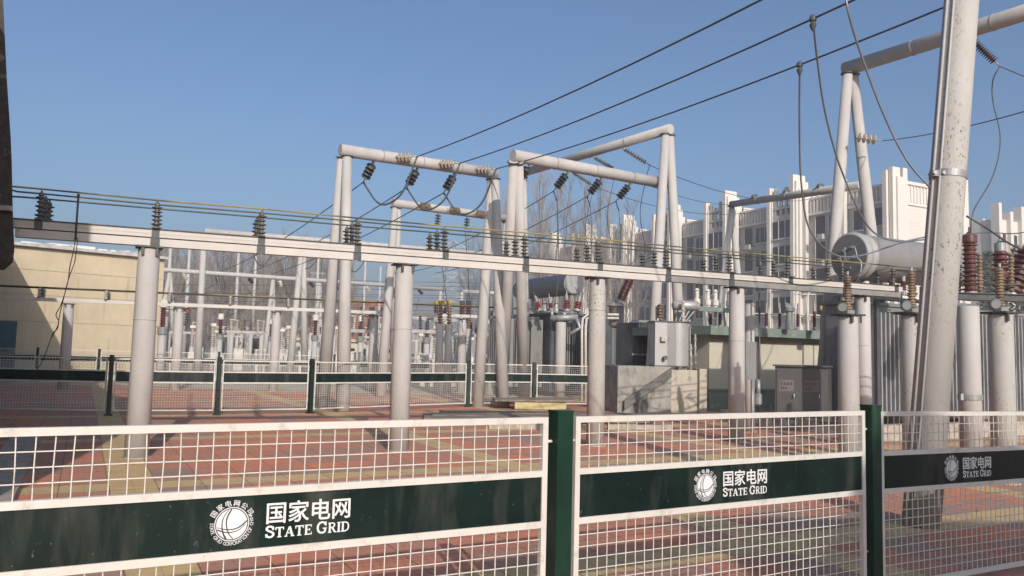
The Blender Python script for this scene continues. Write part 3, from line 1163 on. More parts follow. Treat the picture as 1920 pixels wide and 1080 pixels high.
# gantry E, far thin pipe gantry
eL, eR = gz(306, 506, GH), gz(828, 542, GH)
lg = []
for px, s in ((318, .8), (512, .3), (600, .3), (827, .3)):
    f_ = (px - 306) / 522
    q = eL.lerp(eR, f_ * 1.0)
    # perspective-correct place along the beam
    r_ = ray(px, 520)
    k = (eL.x * r_.y - eL.y * r_.x) / ((eL.x - eR.x) * r_.y - (eL.y - eR.y) * r_.x)
    q = eL.lerp(eR, k)
    s *= .55
    lg += [(V((q.x - s, q.y - .8, 0)), q - ZU * .1), (V((q.x + s, q.y + .8, 0)), q - ZU * .1)]
gantry('portal_gantry', 'farthest thin pipe gantry running low across the bare trees', lg, [(eL - (eR - eL).normalized() * 6, eR)], 'portal gantries', base=(eL.x, eL.y), r=(.2, .13), rb=.16)
for i in range(9):
    p = eL.lerp(eR, .06 + i * .105) - ZU * .15
    e = insul_string(p, E2 * (1 if i % 2 else -1) * .8 - ZU * .7 + E1 * .4, .6, 5, .13, M['ins_dark'] if i % 3 else M['ins_white'],
                     f'tiny insulator string on the farthest thin gantry, {ORD[i]} along from the first thick column', 'tiny strings on the farthest gantry')
g2 = [gz(866, 546, GH), gz(985, 553, GH)]
gantry('portal_gantry', 'far low gantry piece between the lattice tower and the transformer',
       [(V((g2[0].x, g2[0].y, 0)), g2[0]), (V((g2[1].x, g2[1].y, 0)), g2[1])], [(g2[0], g2[1])], 'portal gantries', base=(g2[0].x, g2[0].y), rb=.15)

# gantry F on the right, high
FH = 9.0
f1 = gz(1594, 127, FH)
r_ = ray(1920, 22)
f2 = gz(1920, 24, FH)
fd = (f2 - f1).normalized()
fb = V((f1.x, f1.y, 0))
gantry('portal_gantry', 'tall concrete gantry with its thick beam crossing behind the leaning pole',
       [(fb - E1 * .95 + E2 * .2, f1 - ZU * .16 - E1 * .09), (fb + E1 * 1.15 - E2 * .2, f1 - ZU * .16 + E1 * .10)],
       [(f1 - fd * .15, f2 + fd * 3)], 'portal gantries', base=fb, rb=.175)
# lower small gantry behind its legs, thin A frame at 1380
g3, g4 = at(1372, 383, 29), at(1615, 347, 22)
gantry('portal_gantry', 'thin gantry in front of the apartments, its pipe slanting up to the tall gantry legs',
       [(V((g3.x - .75, g3.y, 0)), g3 - ZU * .05), (V((g3.x + .75, g3.y + .4, 0)), g3 - ZU * .05)],
       [(g3, g4)], 'portal gantries', base=(g3.x, g3.y), r=(.15, .10), rb=.12)
for i, px in enumerate((1411, 1470, 1533)):
    k = (px - 1372) / (1615 - 1372)
    k = k * g3.y / (k * g3.y + (1 - k) * g4.y) if True else k
    p = g3.lerp(g4, k)
    mb = MB()
    mb.lathe(p + ZU * .10, E2 * -1, [(0, .09), (.05, .13), (.1, .09), (.15, .13), (.2, .05)], 12)
    one(mb, 'clamp', M['beam_dark'], f'dark round clamp sitting on the thin slanting gantry pipe, {ORD[i]} from its foot', 'clamp', 'clamps on the thin slanting gantry', base=p)
# insulator at tall gantry leg
a, b = at(1604, 257, 19.2), at(1640, 262, 19.2)
e = insul_string(a, b - a, (b - a).length, 4, .12, M['ins_pale'], 'pale four disc insulator held against the tall gantry legs', None, .03)
wire(sag(e, at(1990, 188, 13), .1), .011, 'thin wire from the pale four disc insulator passing behind the leaning pole')
a, b = at(1822, 75, 17.5), at(1868, 118, 17.5)
e = insul_string(a, b - a, (b - a).length - .1, 12, .10, M['ins_red'], 'red brown long insulator string beside the top of the leaning pole', None, .05)
wire([e, at(1960, 160, 19)], .013, 'short thick wire leaving the red brown string towards the picture edge')
wire(spline([e, at(1862, 150, 17.5), at(1862, 190, 17.4), at(1876, 260, 17.3), at(1862, 330, 17.2), at(1826, 395, 17), at(1820, 436, 17)]), .015,
     'black cable dropping in a long bend from the red brown string to the tall bushing', name='dropper_cable', cat='cable')
# leaning pole
pb, pt = gz(1727, 986), at(1812, -120, 7.9)
lp = thing('leaning_pole', 'big leaning flaked concrete pole at the lettered fence, crossing the whole picture height', 'pole', pb)
leg_mb(pb, pt, .172, .158, 40).build('shaft', M['old_pole'], lp)
dpl = (pt - pb).normalized()
pc = pb.lerp(pt, .578)
mb = MB()
mb.lathe(pc - dpl * .035, dpl, [(0, .160), (.001, .172), (.069, .172), (.07, .160)], 40)
lug = pc + V((-.17, -.08, 0))
mb.box(lug, (.10, .05, .06), V((1, .3, 0)))
mb.tube([lug + V((-.03, -.06, 0)), lug + V((-.03, .05, 0))], .018, 8)
mb.tube([lug + V((.06, -.06, 0)), lug + V((.06, .05, 0))], .018, 8)
mb.build('clamp_band', M['steel'], lp)
# seam ridges of the mould and the earthing strap
sd = V((-.80, -.60, 0))
sd = (sd - dpl * sd.dot(dpl)).normalized()
mb = MB()
mb.tube([pb.lerp(pt, t) + sd * (.172 - .014 * t) for t in (0.0, .5, 1)], .012, 6)
sd2 = V((-.98, -.2, 0))
mb.tube([pb.lerp(pt, t) + sd2 * (.176 - .014 * t) for t in (0.0, .5, 1)], .016, 6)
mb.build('mould_seam', M['pole'], lp)

# drops from overhead wires


def on_wire(pts, px):
    best = min(((abs(((p - V((0, 0, HC))).dot(cr) / (p - V((0, 0, HC))).dot(fwd) * F + 960) - px), i) for i, p in enumerate(pts) if (p - V((0, 0, HC))).dot(fwd) > 1))
    i = best[1]
    # refine
    best = None
    for j in range(max(i - 1, 0), min(i + 1, len(pts) - 1)):
        for s in range(21):
            p = pts[j].lerp(pts[j + 1], s / 20)
            r = p - V((0, 0, HC))
            if r.dot(fwd) < 1:
                continue
            d = abs(r.dot(cr) / r.dot(fwd) * F + 960 - px)
            if best is None or d < best[0]:
                best = (d, p)
    return best[1]


for i, (wi, px, path, nm) in enumerate((
        (1, 1523, [(1532, 110), (1548, 215), (1578, 320), (1628, 425), (1680, 452), (1745, 448)], 'long dropper cable from the middle overhead conductor sweeping down to the grey conservator'),
        (2, 1498, [(1499, 250), (1503, 350), (1518, 430), (1560, 475), (1610, 480), (1690, 455), (1740, 443)], 'long dropper cable from the lower overhead conductor sagging past the conservator end'))):
    p = on_wire(WEND[wi], px)
    y0 = p.y
    pts = [p] + [at(a, b, y0 + (16.3 - y0) * (k + 1) / len(path)) for k, (a, b) in enumerate(path)]
    wire(spline(pts), .016, nm, 'wire_light', name='dropper_cable', cat='cable', n=7)
    mb = MB()
    mb.lathe(p + ZU * .05, -ZU, [(0, .03), (.03, .05), (.08, .05), (.1, .03), (.14, .05), (.17, .04), (.22, .02)], 10)
    one(mb, 'wire_clamp', M['wire'], ('dark clamp on the middle overhead conductor holding a dropper cable', 'dark clamp on the lower overhead conductor holding a dropper cable')[i], 'clamp', 'wire clamps', base=p)
wire(spline([at(1584, -30, 7.0), at(1590, 20, 7.0), at(1612, 95, 7.2), at(1655, 210, 7.4), at(1700, 300, 7.5), at(1744, 352, 7.55)]), .0105,
     'grey cable coming down from above to the clamp band of the leaning pole', 'wire_light', name='dropper_cable', cat='cable', n=8)
wire(spline([at(1812, 405, 15), at(1850, 428, 15), at(1890, 455, 15.5), at(1935, 478, 16)]), .02, 'dark thick cable sagging across the red bushings', name='dropper_cable', cat='cable')
wire(spline([at(1808, 440, 16), at(1850, 436, 16), at(1900, 438, 16), at(1940, 432, 16)]), .012, 'thin cable passing level over the tall red bushing', name='dropper_cable', cat='cable')

# hanging cables at left on the beam
p = at(147, 368, 10.75)
t = thing('earthing_rod', 'thin earthing rod with two loose cables hanging off the bus beam near the house', 'earthing rod', p - ZU * .45)
mb = MB()
mb.tube([p + ZU * .02, p - ZU * .60], .014, 8)
mb.lathe(p, ZU, [(0, .02), (.03, .02)], 8)
mb.build('rod', M['wire'], t)
mb = MB()
mb.tube(spline([p - ZU * .55, at(138, 470, 10.7), at(131, 500, 10.7), at(127, 530, 10.7), at(115, 570, 10.7), at(105, 590, 10.7), at(110, 605, 10.7), at(98, 632, 10.7)]), .006, 5)
mb.build('cable', M['ink'], t)
mb = MB()
mb.tube(spline([p - ZU * .58, at(145, 450, 10.72), at(140, 490, 10.72), at(128, 525, 10.72), at(112, 590, 10.72), at(108, 615, 10.72), at(99, 625, 10.72), at(90, 650, 10.72), at(78, 680, 10.72), at(62, 702, 10.72)]), .006, 5)
mb.build('cable', M['ink'], t)
# ------------------------------------------------------------------ second bus line (distance about 28 m)
XB0, SL2 = -15.0, .345


def b2Y(x):
    return 27.0 + SL2 * (x + 15.0)


U2 = V((1, SL2, 0)).normalized()
N2 = V((-SL2, 1, 0)).normalized()
for i, (px, nm) in enumerate(((130, 'slim concrete column half in shade before the beige workshop wall'), (337, 'slim column with coloured caps just past the first thick column'),
                              (520, 'slim column between the first and second thick columns, under the thin white beam'), (703, 'slim column just short of the second thick column'),
                              (869, 'slim column behind the jumper gantry, next to the far instruments'))):
    q = (px - 960) / 1500
    x = (27 + SL2 * 15) * q / (1 - SL2 * q)
    column(x, b2Y(x), 2.86, .16, M['pole'], nm, True, 'slim columns of the rear bus line', .08)
bx0, bx1 = -21.5, 2.5
t = thing('steel_bus_beam', 'thin white steel beam on slim columns in front of the workshop wall', 'beam', (bx0, b2Y(bx0), 2.9))
mb = MB()
mb.obox(V((bx0, b2Y(bx0), 2.93)) - N2 * .06, V((bx1 - bx0, b2Y(bx1) - b2Y(bx0), 0)), N2 * .12, ZU * .12)
mb.build('channel', M['beam'], t)
trio2 = thing('insulator_bracket', '', 'insulator set', (0, 0, 0), 0, 'insulator trios on the rear bus beam')
mb = MB()
mb.box((0, .3, .01), (.08, .9, .02))
mb.build('bracket', M['beam_dark'], trio2, True)
for y, m in ((0, 'ins_pale'), (.33, 'ins_grey'), (.66, 'ins_pale')):
    mb = MB()
    mb.lathe((0, y, .02), ZU, shed_prof(.30, 4, .035, .075, None, .03, .03), 10)
    mb.build('insulator', M[m], trio2, True)
for i in range(12):
    x = -19.6 + 1.9 * i
    o = trio2 if i == 0 else dup(trio2, (0, 0, 0))
    o.location = (x, b2Y(x), 3.055)
    o.rotation_euler = (0, 0, math.atan2(SL2, 1))
    o['label'] = f'small insulator trio on the thin white rear beam, {ORD[i]} from the workshop end'
for k, off in enumerate((0, .33, .66)):
    a = V((bx0, b2Y(bx0), 3.40)) + N2 * off
    b = V((bx1, b2Y(bx1), 3.40)) + N2 * off
    mb = MB()
    mb.tube([a, b], .017, 6)
    one(mb, 'bus_bar', M['yellow' if k == 0 else 'barcol'], ('yellow rear bus bar over the thin white beam', 'dark rear bus bar in the middle over the thin white beam', 'dark rear bus bar at the back over the thin white beam')[k], 'bus bar', 'rear bus bars', base=a)
# coloured caps beside column 1 of the rear line
for i, (px, py, m) in enumerate(((330, 583, 'yellowcap'), (351, 583, 'redpaint'))):
    p = at(px, py, 28.4)
    mb = MB()
    mb.lathe(p - ZU * .55, ZU, shed_prof(.5, 5, .05, .10, None, .04, .04), 10)
    o = thing('surge_arrester', ('arrester with a yellow cap beside the slim column', 'arrester with a red cap beside the slim column')[i], 'arrester', p - ZU * .55, 0, 'capped arresters')
    mb.build('insulator', M['ins_grey'], o)
    mb = MB()
    mb.lathe(p - ZU * .03, ZU, [(0, .09), (.08, .10), (.14, .04)], 10)
    mb.build('cap', M[m], o)

# ------------------------------------------------------------------ workshop wall
wa, wb = V((-31.0, 35.9, 0)), V((-20.2, 46.2, 0))
wd = (wb - wa).normalized()
wn = V((wd.y, -wd.x, 0))
ws = thing('workshop', 'long beige rendered workshop wall with pale flaky roof edge behind the first thick column', 'building', wa)
mb = MB()
WH = 6.5
mb.obox(wa, wb - wa, -wn * 7, ZU * WH)
mb.build('wall', M['wall_beige'], ws)
mb = MB()
for z in (.9, 2.6, 4.0, 5.3):
    mb.obox(wa + ZU * z + wn * .004, wb - wa, wn * .006, ZU * .035)
mb.build('wall_groove', M['groove'], ws)
mb = MB()
mb.obox(wa + ZU * WH + wn * .30 - wd * .2, (wb - wa) + wd * .3, -wn * 7.5, ZU * .16)
mb.build('roof', M['roofedge'], ws)
rnd = random.Random(4)
mb = MB()
for i in range(26):
    x = rnd.uniform(.2, 14)
    mb.obox(wa + wd * x + ZU * (WH + .163) + wn * .27, wd * rnd.uniform(.25, 1.4), -wn * .5, ZU * rnd.uniform(.04, .14))
mb.build('roof_sheet', M['letter'], ws)
mb = MB()
dp = at(4, 655, 37.6)
mb.obox(V((dp.x - 1.2, dp.y, 0)) + wn * 0 , wd * 1.9, wn * .06, ZU * 2.6)
q = at(10, 655, 1)
# door centred on the wall where the photo shows it
r_ = ray(8, 640)
k = (wa.x * r_.y - wa.y * r_.x) / ((wa.x - wb.x) * r_.y - (wa.y - wb.y) * r_.x)
dpt = wa.lerp(wb, k)
mb = MB()
mb.obox(dpt - wd * 1.6 + wn * .02 + ZU * .05, wd * 2.1, wn * .06, ZU * 2.55)
mb.build('door', M['teal'], ws)

# house on the left whose end and eave throw the big shade
hc = V((-3.75, 3.9, 0))
hw_ = V((-25.1, 39.0, 0))
hg = (hw_ - hc).normalized()
hs = thing('house', 'dark brown brick house end cut by the picture edge, shading the yard corner', 'building', hc)
mb = MB()
mb.obox(hc, hw_ - hc, V((-hg.y, hg.x, 0)) * 9, ZU * 6.8)
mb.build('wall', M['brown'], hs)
mb = MB()
# projecting brick bay seen along the picture edge
poly = [at(3, -60, 9.9), at(13, 150, 9.9), at(20, 255, 9.9), at(22, 300, 9.9), at(24, 395, 9.9), at(27, 470, 9.9), at(24, 492, 9.9), at(-160, 492, 9.9), at(-160, -60, 9.9)]
mb.prism(poly, V((-.80, 1.1, 0)))
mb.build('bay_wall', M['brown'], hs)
mb = MB()
pa, pb_ = at(-100, 388, 9.86), at(24, 396, 9.86)
mb.obox(pa, pb_ - pa, V((0, .05, 0)) * -1, ZU * .06)
mb.build('string_course', M['roofedge'], hs)

# behind the camera: unseen block added to throw the shade at the right
st = thing('shade_block', 'plain cream block added unseen behind the camera to shade the fence end', 'building', (5.2, -3, 0))
mb = MB()
mb.obox(V((5.05, -3.2, 0)), V((7, .2, 0)), V((0, -4, 0)), ZU * 5.6)
mb.build('wall', M['cream'], st)

# ------------------------------------------------------------------ arrester columns (right)
for i, (px, d, nm) in enumerate(((1591, 12.2, 'short flat topped column with a tan arrester, directly in front of the fifth bus column'),
                                 (1712, 11.5, 'short column with a tan arrester half hidden by the leaning pole'),
                                 (1879, 10.8, 'short heavily flaked column with a tan arrester at the picture edge side'))):
    p = at(px, 700, d)
    h = 2.26
    column(p.x, p.y, h, .148, M['old_pole'] if i else M['pole'], nm, True, 'short arrester columns', .06)
    b = V((p.x, p.y, h + .026))
    t = thing('surge_arrester', f'tan ribbed surge arrester with round counter, {("nearest the fifth bus column", "partly behind the leaning pole", "below the red slanted bushings")[i]}', 'arrester', b, 0, 'tan surge arresters')
    mb = MB()
    mb.lathe(b + ZU * .06, ZU, shed_prof(.52, 13, .042, .062), 16)
    mb.build('insulator', M['ins_tan'], t)
    mb = MB()
    mb.box(b + ZU * .03, (.16, .12, .06), E1)
    mb.tube([b + ZU * .58, b + ZU * .66], .02, 8)
    mb.build('base', M['steel'], t)
    c = b + V((-.13, -.08, .09))
    mb = MB()
    mb.lathe(c, V((-.25, -1, 0)), [(0, .075), (.06, .078), (.065, .065), (.066, .060)], 20)
    ct = mb.build('counter', M['beam_dark'], t)
    mb = MB()
    mb.lathe(c + V((-.25, -1, 0)).normalized() * .0665, V((-.25, -1, 0)), [(0, .058), (.003, .058)], 20)
    mb.build('counter_face', M['disc'], ct)

p = at(1818, 700, 12.6)
column(p.x, p.y, 2.48, .155, M['pole'], 'rounded top column with a metal strap between the leaning pole and the edge column', False, 'bus columns', .08)
sbx = MB()
sbx.lathe(V((p.x, p.y, 1.02)), ZU, [(0, .166), (.001, .178), (.08, .178), (.081, .166)], 24)
sbx.box(V((p.x - .17, p.y - .05, 1.06)), (.05, .08, .10))
one(sbx, 'metal_strap', M['steel'], 'galvanised strap clamped round the rounded top column', 'strap')
# beam 3
a, b = at(1745, 548, 12.9), at(2010, 556, 12.4)
t = thing('steel_bus_beam', 'dark steel bus beam behind the leaning pole at the far side of the short columns', 'beam', a)
mb = MB()
mb.obox(a, b - a, V((0, .2, 0)), ZU * -.10)
mb.obox(a + V((0, -.03, .0)), b - a, V((0, .26, 0)), ZU * .012)
mb.build('channel', M['beam_dark'], t)
for i, px in enumerate((1838, 1897)):
    q = at(px, 548, 12.7)
    mb = MB()
    mb.lathe(q, ZU, shed_prof(.62, 11, .03, .05), 12)
    one(mb, 'post_insulator', M['ins_tan'], ('slim tan post insulator beside the tall red bushing', 'slim tan post insulator below the slanted red bushing')[i], 'insulator', 'slim tan post insulators', base=q)
for k in range(3):
    zz = .16 + .14 * k
    mb = MB()
    mb.tube([a + ZU * zz + V((0, .1 * k, 0)), b + ZU * zz + V((0, .1 * k, 0))], .012, 6)
    one(mb, 'bus_bar', M['barcol'], ('lowest dark bar over the short dark beam', 'middle dark bar over the short dark beam', 'topmost dark bar over the short dark beam')[k], 'bus bar', 'bars over the short dark beam', base=a)

# ------------------------------------------------------------------ transformer T2 (right)
tb = V((8.0, 17.3, 0))
T2 = thing('transformer', 'large grey power transformer with pale finned radiators behind the leaning pole', 'transformer', tb)
mb = MB()
mb.obox(tb + E2 * 1.1 + E1 * 2.9 + ZU * .3, E1 * 4.6, E2 * 2.2, ZU * 2.6)
mb.obox(tb + E2 * 1.05 + E1 * .3 + ZU * 2.9, E1 * 7.2, E2 * .9, ZU * .08)
mb.obox(tb + E2 * 1.1 + E1 * .4 + ZU * .3, E1 * 2.4, E2 * .7, ZU * 2.6)
mb.build('tank', M['grey_paint'], T2)
for k in range(4):
    mb = MB()
    for j in range(10):
        q = tb + E1 * (k * 1.46 + j * .14) + ZU * (.45)
        mb.obox(q, E1 * .035, E2 * .95, ZU * (2.30 if k else 2.2))
    q = tb + E1 * (k * 1.46 - .02)
    for z in (.50, 2.5):
        mb.tube([q + ZU * z + E2 * 1.0, q + E1 * 1.36 + ZU * z + E2 * 1.0], .05, 8)
    mb.obox(q + E2 * .45 + ZU * .45, E1 * 1.34, E2 * .012, ZU * 2.2)
    mb.build('radiator', M['fin'], T2)
# conservator
cc = at(1592, 480, 17.4)
Lc, Rc = 3.7, .50
mb = MB()
mb.lathe(cc, E1, [(0, Rc * .96), (.02, Rc), (.05, Rc), (.051, Rc + .03), (.09, Rc + .03), (.091, Rc), (.30, Rc), (.301, Rc + .012), (.33, Rc + .012), (.331, Rc), (Lc, Rc)], 48, True)
cons = mb.build('conservator', M['cons'], T2)
mb = MB()
mb.lathe(cc + E1 * .0, -E1, [(0, Rc * .95), (.012, Rc * .93)], 48)
face = mb.build('end_plate', M['disc'], cons)
mb = MB()
dn = -E1
lat = E2
fc = cc - E1 * .02
for s, z, r in ((.10, .18, .03), (-.08, .12, .05), (0, -.1, .04), (.16, -.05, .025), (-.2, -.05, .03)):
    mb.lathe(fc + lat * -s + ZU * z, dn, [(0, r), (.05, r), (.06, r * .5), (.1, r * .5)], 10)
mb.box(fc + ZU * .04 + lat * .05 - E1 * .05, (.05, .03, .30), E1)
mb.box(fc - ZU * .27 - E1 * .03, (.04, .14, .05), E1)
mb.tube(spline([fc - E1 * .05 + lat * -.1 + ZU * .22, fc - E1 * .10 - lat * .24 + ZU * .16, fc - E1 * .1 - lat * .30 - ZU * .05]), .014, 6)
mb.tube(spline([fc - E1 * .05 + lat * .18 + ZU * .0, fc - E1 * .08 + lat * .1 - ZU * .14, fc - E1 * .08 - lat * .1 - ZU * .14, fc - E1 * .08 - lat * .22 - ZU * .02]), .012, 6)
mb.tube(spline([fc - E1 * .1 - lat * .2 + ZU * 0, fc - E1 * .12 - lat * .42 - ZU * .2, fc - E1 * .12 - lat * .34 - ZU * .52, fc - lat * .1 - ZU * .66]), .018, 8)
mb.build('gauge', M['steel'], cons)
for j, s in enumerate((.5, 2.9)):
    mb = MB()
    q = cc + E1 * s - ZU * (Rc - .02)
    mb.bar(q - E2 * .3, V((q.x, q.y, 2.98)) - E2 * .3, .08, .08)
    mb.bar(q + E2 * .3, V((q.x, q.y, 2.98)) + E2 * .3, .08, .08)
    mb.build('support_leg', M['grey_paint'], T2)
mb = MB()
q = cc - ZU * .82 - E2 * .22 + E1 * .25
mb.lathe(q, ZU, [(0, .05), (.02, .10), (.18, .10), (.2, .07), (.26, .07)], 14)
mb.build('breather', M['ins_white'], T2)
# dark gap structure left of the radiators
mb = MB()
mb.obox(tb - E1 * .16 + E2 * -.02 + ZU * .3, E1 * .08, E2 * .08, ZU * 2.6)
mb.obox(tb + E1 * 1.28 - E2 * .10 + ZU * .2, E1 * .12, E2 * .1, ZU * 2.7)
mb.build('side_frame', M['dark_tank'], T2)
# pipework on the tank lid
rnd = random.Random(8)
mb = MB()
for k in range(7):
    q = tb + E1 * (.5 + k * .75) + E2 * 1.5 + ZU * 2.98
    mb.tube([q, q + ZU * .3, q + ZU * .3 + E1 * .55], .035, 8)
mb.tube([tb + E2 * 1.25 + ZU * 3.1, tb + E2 * 1.25 + E1 * 5.5 + ZU * 3.1], .05, 8)
mb.build('lid_pipe', M['steel'], T2)


def bushing(p, d, L, n, rc, rs, m, label, group, top=True, capr=None, name='bushing'):
    t = thing(name, label, 'bushing', p, 0, group)
    d = V(d).normalized()
    mb = MB()
    mb.lathe(V(p), d, [(0, rs * 1.1), (.05, rs * 1.1), (.051, rc * 1.1), (.10, rc * 1.1)], 16)
    mb.build('flange', M['steel'], t)
    mb = MB()
    mb.lathe(V(p) + d * .10, d, shed_prof(L - .1, n, rc, rs, rs * .9), 20)
    mb.build('shed_stack', m, t)
    if top:
        mb = MB()
        cr_ = capr or rc * .9
        mb.lathe(V(p) + d * L, d, [(0, cr_), (.02, cr_ * 1.05), (.16, cr_ * 1.05), (.19, cr_ * .6), (.25, .02), (.34, .02)], 16)
        mb.build('cap', m if capr else M['steel'], t)
    return t


bp_ = at(1820, 556, 16.6)
bushing(bp_, ZU, 1.12, 11, .105, .15, M['ins_red'], 'tall upright red brown bushing just right of the leaning pole', 'red brown bushings', capr=.14)
bp_ = at(1878, 560, 15.5)
bushing(bp_, ZU, .92, 8, .11, .17, M['ins_red'], 'squat red brown bushing above the edge arrester column', 'red brown bushings')
bp_ = at(1893, 560, 14.5)
bushing(bp_ - V((0, 0, 0)), V((.42, 0, 1)), .95, 8, .12, .19, M['ins_red'], 'slanted red brown bushing cut by the picture edge', 'red brown bushings')
bp_ = at(1793, 556, 16.8)
bushing(bp_, V((-.02, 0, 1)), .85, 9, .09, .13, M['ins_red'], 'red brown bushing half hidden behind the leaning pole', 'red brown bushings')
for i, px in enumerate((1646, 1672, 1694, 1712)):
    q = at(px, 553, 17.8)
    bushing(V((q.x, q.y, q.z)), ZU, .30, 4, .05, .085, M['ins_red'], f'small red bushing under the grey conservator, {ORD[i]} from its round end', 'small bushings under the conservator', True)

# ------------------------------------------------------------------ T1 transformer (middle)
cc = at(1079, 532, 30.2)
T1 = thing('transformer', 'dark grey power transformer with a long grey conservator cylinder, behind the third thick column', 'transformer', (2.4, 31, 0))
mb = MB()
mb.lathe(cc, E2, [(0, .40), (.02, .415), (.10, .415), (.101, .44), (.14, .44), (.141, .415), (4.3, .415)], 40, True)
cons = mb.build('conservator', M['cons'], T1)
mb = MB()
mb.lathe(cc, -E2, [(0, .385), (.01, .38)], 36)
mb.lathe(cc + E1 * .09 - ZU * .14 - E2 * .01, -E2, [(0, .10), (.05, .10), (.055, .06), (.06, .06)], 16)
mb.build('end_plate', M['silver'], cons)
t0 = V((.95, 29.6, 0))
mb = MB()
mb.obox(t0 + E1 * .6 + ZU * .2, E1 * 2.8, E2 * 5, ZU * 2.85)
mb.obox(t0 + E1 * .5 + ZU * 3.05 - E2 * .1, E1 * 3.0, E2 * 5.2, ZU * .08)
mb.build('tank', M['dark_tank'], T1)
for k in range(3):
    mb = MB()
    for j in range(7):
        mb.obox(t0 + E1 * (-1.3 + .62 * k) + E2 * (.3 + .16 * j) + ZU * .35, E1 * .5, E2 * .05, ZU * 2.5)
    mb.tube([t0 + E1 * (-1.05 + .62 * k) + E2 * .25 + ZU * 2.9, t0 + E1 * (-1.05 + .62 * k) + E2 * 1.4 + ZU * 2.9], .07, 8)
    mb.build('radiator', M['grey_paint'], T1)
for k in range(3):
    mb = MB()
    for j in range(5):
        mb.obox(t0 + E1 * (.75 + .5 * k + .09 * j) - E2 * .5 + ZU * .45, E1 * .04, E2 * .45, ZU * 2.3)
    mb.build('radiator', M['grey_paint' if k < 1 else 'dark_tank'], T1)
for j, s in enumerate((.6, 3.2)):
    mb = MB()
    q = cc + E2 * s - ZU * .4
    mb.bar(q, V((q.x, q.y, 3.1)), .12, .2)
    mb.build('support_leg', M['grey_paint'], T1)
mb = MB()
for dx in (0, .17):
    P = [at(1091 + dx * 42, 760, 27.5), at(1091 + dx * 42, 615, 27.5), at(1093 + dx * 42, 597 - 0 + dx * -20 + 20 * dx, 27.5), at(1103 + dx * 20, 589 + dx * 40, 27.5), at(1160, 590 + dx * 40, 27.6)]
    P[0].z = 0
    mb.tube(P, .045, 10)
mb.build('oil_pipe', M['ins_white'], T1)
mb = MB()
a = at(1100, 520, 29.9)
mb.box(a, (.02, .20, .22), E1)
mb.build('red_plate', M['redpaint'], T1)
mb = MB()
for px in (1005, 1022, 1043, 1062, 1085):
    q = at(px, 572, 29)
    mb.lathe(V((q.x, q.y, 3.13)), ZU, [(0, .10), (.12, .10), (.15, .06), (.25, .05), (.3, .09), (.36, .03)], 10)
mb.build('lid_fitting', M['silver'], T1)
for i, (px, rs, dx) in enumerate(((1012, .12, -.4), (1034, .09, -.2), (1063, .14, -.05), (1081, .14, .25))):
    q = at(px, 582, 28.7)
    bushing(V((q.x, q.y, 3.13)), ZU + E1 * dx, (.34, .28, .40, .36)[i], 4, .07, rs, M['dullred'] if i in (0, 2, 3) else M['ins_red'], f'small red bushing on the middle transformer lid, {ORD[i]} from the jumper gantry', 'small red bushings on the middle transformer', True)
q = at(1156, 588, 28)
t = thing('turret', 'silver bushing turret beside the third thick column', 'turret', q - ZU * .4)
mb = MB()
mb.lathe(q - ZU * .5, ZU, [(0, .14), (.1, .26), (.75, .26), (.751, .33), (.80, .33), (.801, .2), (.9, .18)], 20, True)
mb.build('can', M['silver'], t)
bushing(q + ZU * .38 + E1 * .12, V((.42, 0, 1)), 1.05, 14, .13, .19, M['ins_red'], 'long dark red bushing slanting up from the silver turret', 'red brown bushings')
# dark tubular cooler
c0_ = V((4.05, 26.8, 0))
t = thing('oil_cooler', 'dark tubular oil cooler standing beside the silver oval tank', 'cooler', c0_)
for k in range(3):
    mb = MB()
    mb.obox(c0_ + E1 * (.36 * k) + ZU * .4, E1 * .31, E2 * .9, ZU * 2.3)
    for j in range(4):
        mb.tube([c0_ + E1 * (.36 * k + .04 + .08 * j) - E2 * .03 + ZU * .4, c0_ + E1 * (.36 * k + .04 + .08 * j) - E2 * .03 + ZU * 2.7], .022, 6)
    mb.build('cooling_bank', M['dark_tank'], t)
for z in (.5, 1.6, 2.72):
    mb = MB()
    mb.obox(c0_ - E2 * .09 - E1 * .05 + ZU * z, E1 * 1.2, E2 * .03, ZU * .07)
    mb.build('clamp_rail', M['steel'], t)
# instruments column beside T1
q = gz(1049, 756)
column(q.x, q.y, 2.62, .17, M['pole'], 'slim column carrying grey pipework in front of the middle transformer', False, 'slim columns near the middle transformer')
t = thing('pipe_manifold', 'grey pipe manifold on top of the slim column before the middle transformer', 'pipework', (q.x, q.y, 2.62))
mb = MB()
mb.tube([V((q.x - .35, q.y, 2.74)), V((q.x + .55, q.y, 2.80))], .10, 12)
mb.tube([V((q.x - .3, q.y, 2.74)), V((q.x - .3, q.y, 3.02))], .05, 8)
mb.tube([V((q.x + .1, q.y, 2.76)), V((q.x + .1, q.y, 2.96))], .06, 8)
mb.tube([V((q.x + .5, q.y - .05, 2.75)), V((q.x + .62, q.y - .05, 2.45)), V((q.x + .3, q.y - .1, 2.25))], .06, 8)
mb.build('pipe', M['steel'], t)

# ------------------------------------------------------------------ silver oval tank on a concrete plinth
pl0 = gz(1163, 772)
pl0 = V((2.98, 22.2, 0))
t = thing('concrete_plinth', 'rough stained concrete plinth box under the silver oval tank', 'plinth', pl0)
px_ = V((.985, .17, 0)).normalized()
py_ = V((-px_.y, px_.x, 0))
mb = MB()
mb.obox(pl0, px_ * 1.55, py_ * 1.5, ZU * 1.30)
mb.build('block', M['conc'], t)
mb = MB()
mb.obox(pl0 + px_ * 1.553 + py_ * .25, px_ * .88, py_ * 1.2, ZU * 1.22)
mb.obox(pl0 + px_ * 2.44 + py_ * .12, px_ * .22, py_ * 1.3, ZU * 1.26)
mb.build('step_block', spots(mat('light_concrete', (.50, .45, .36), .85, 0, .1, 3, .15), (.20, .19, .17), .52, .66, 3), t)
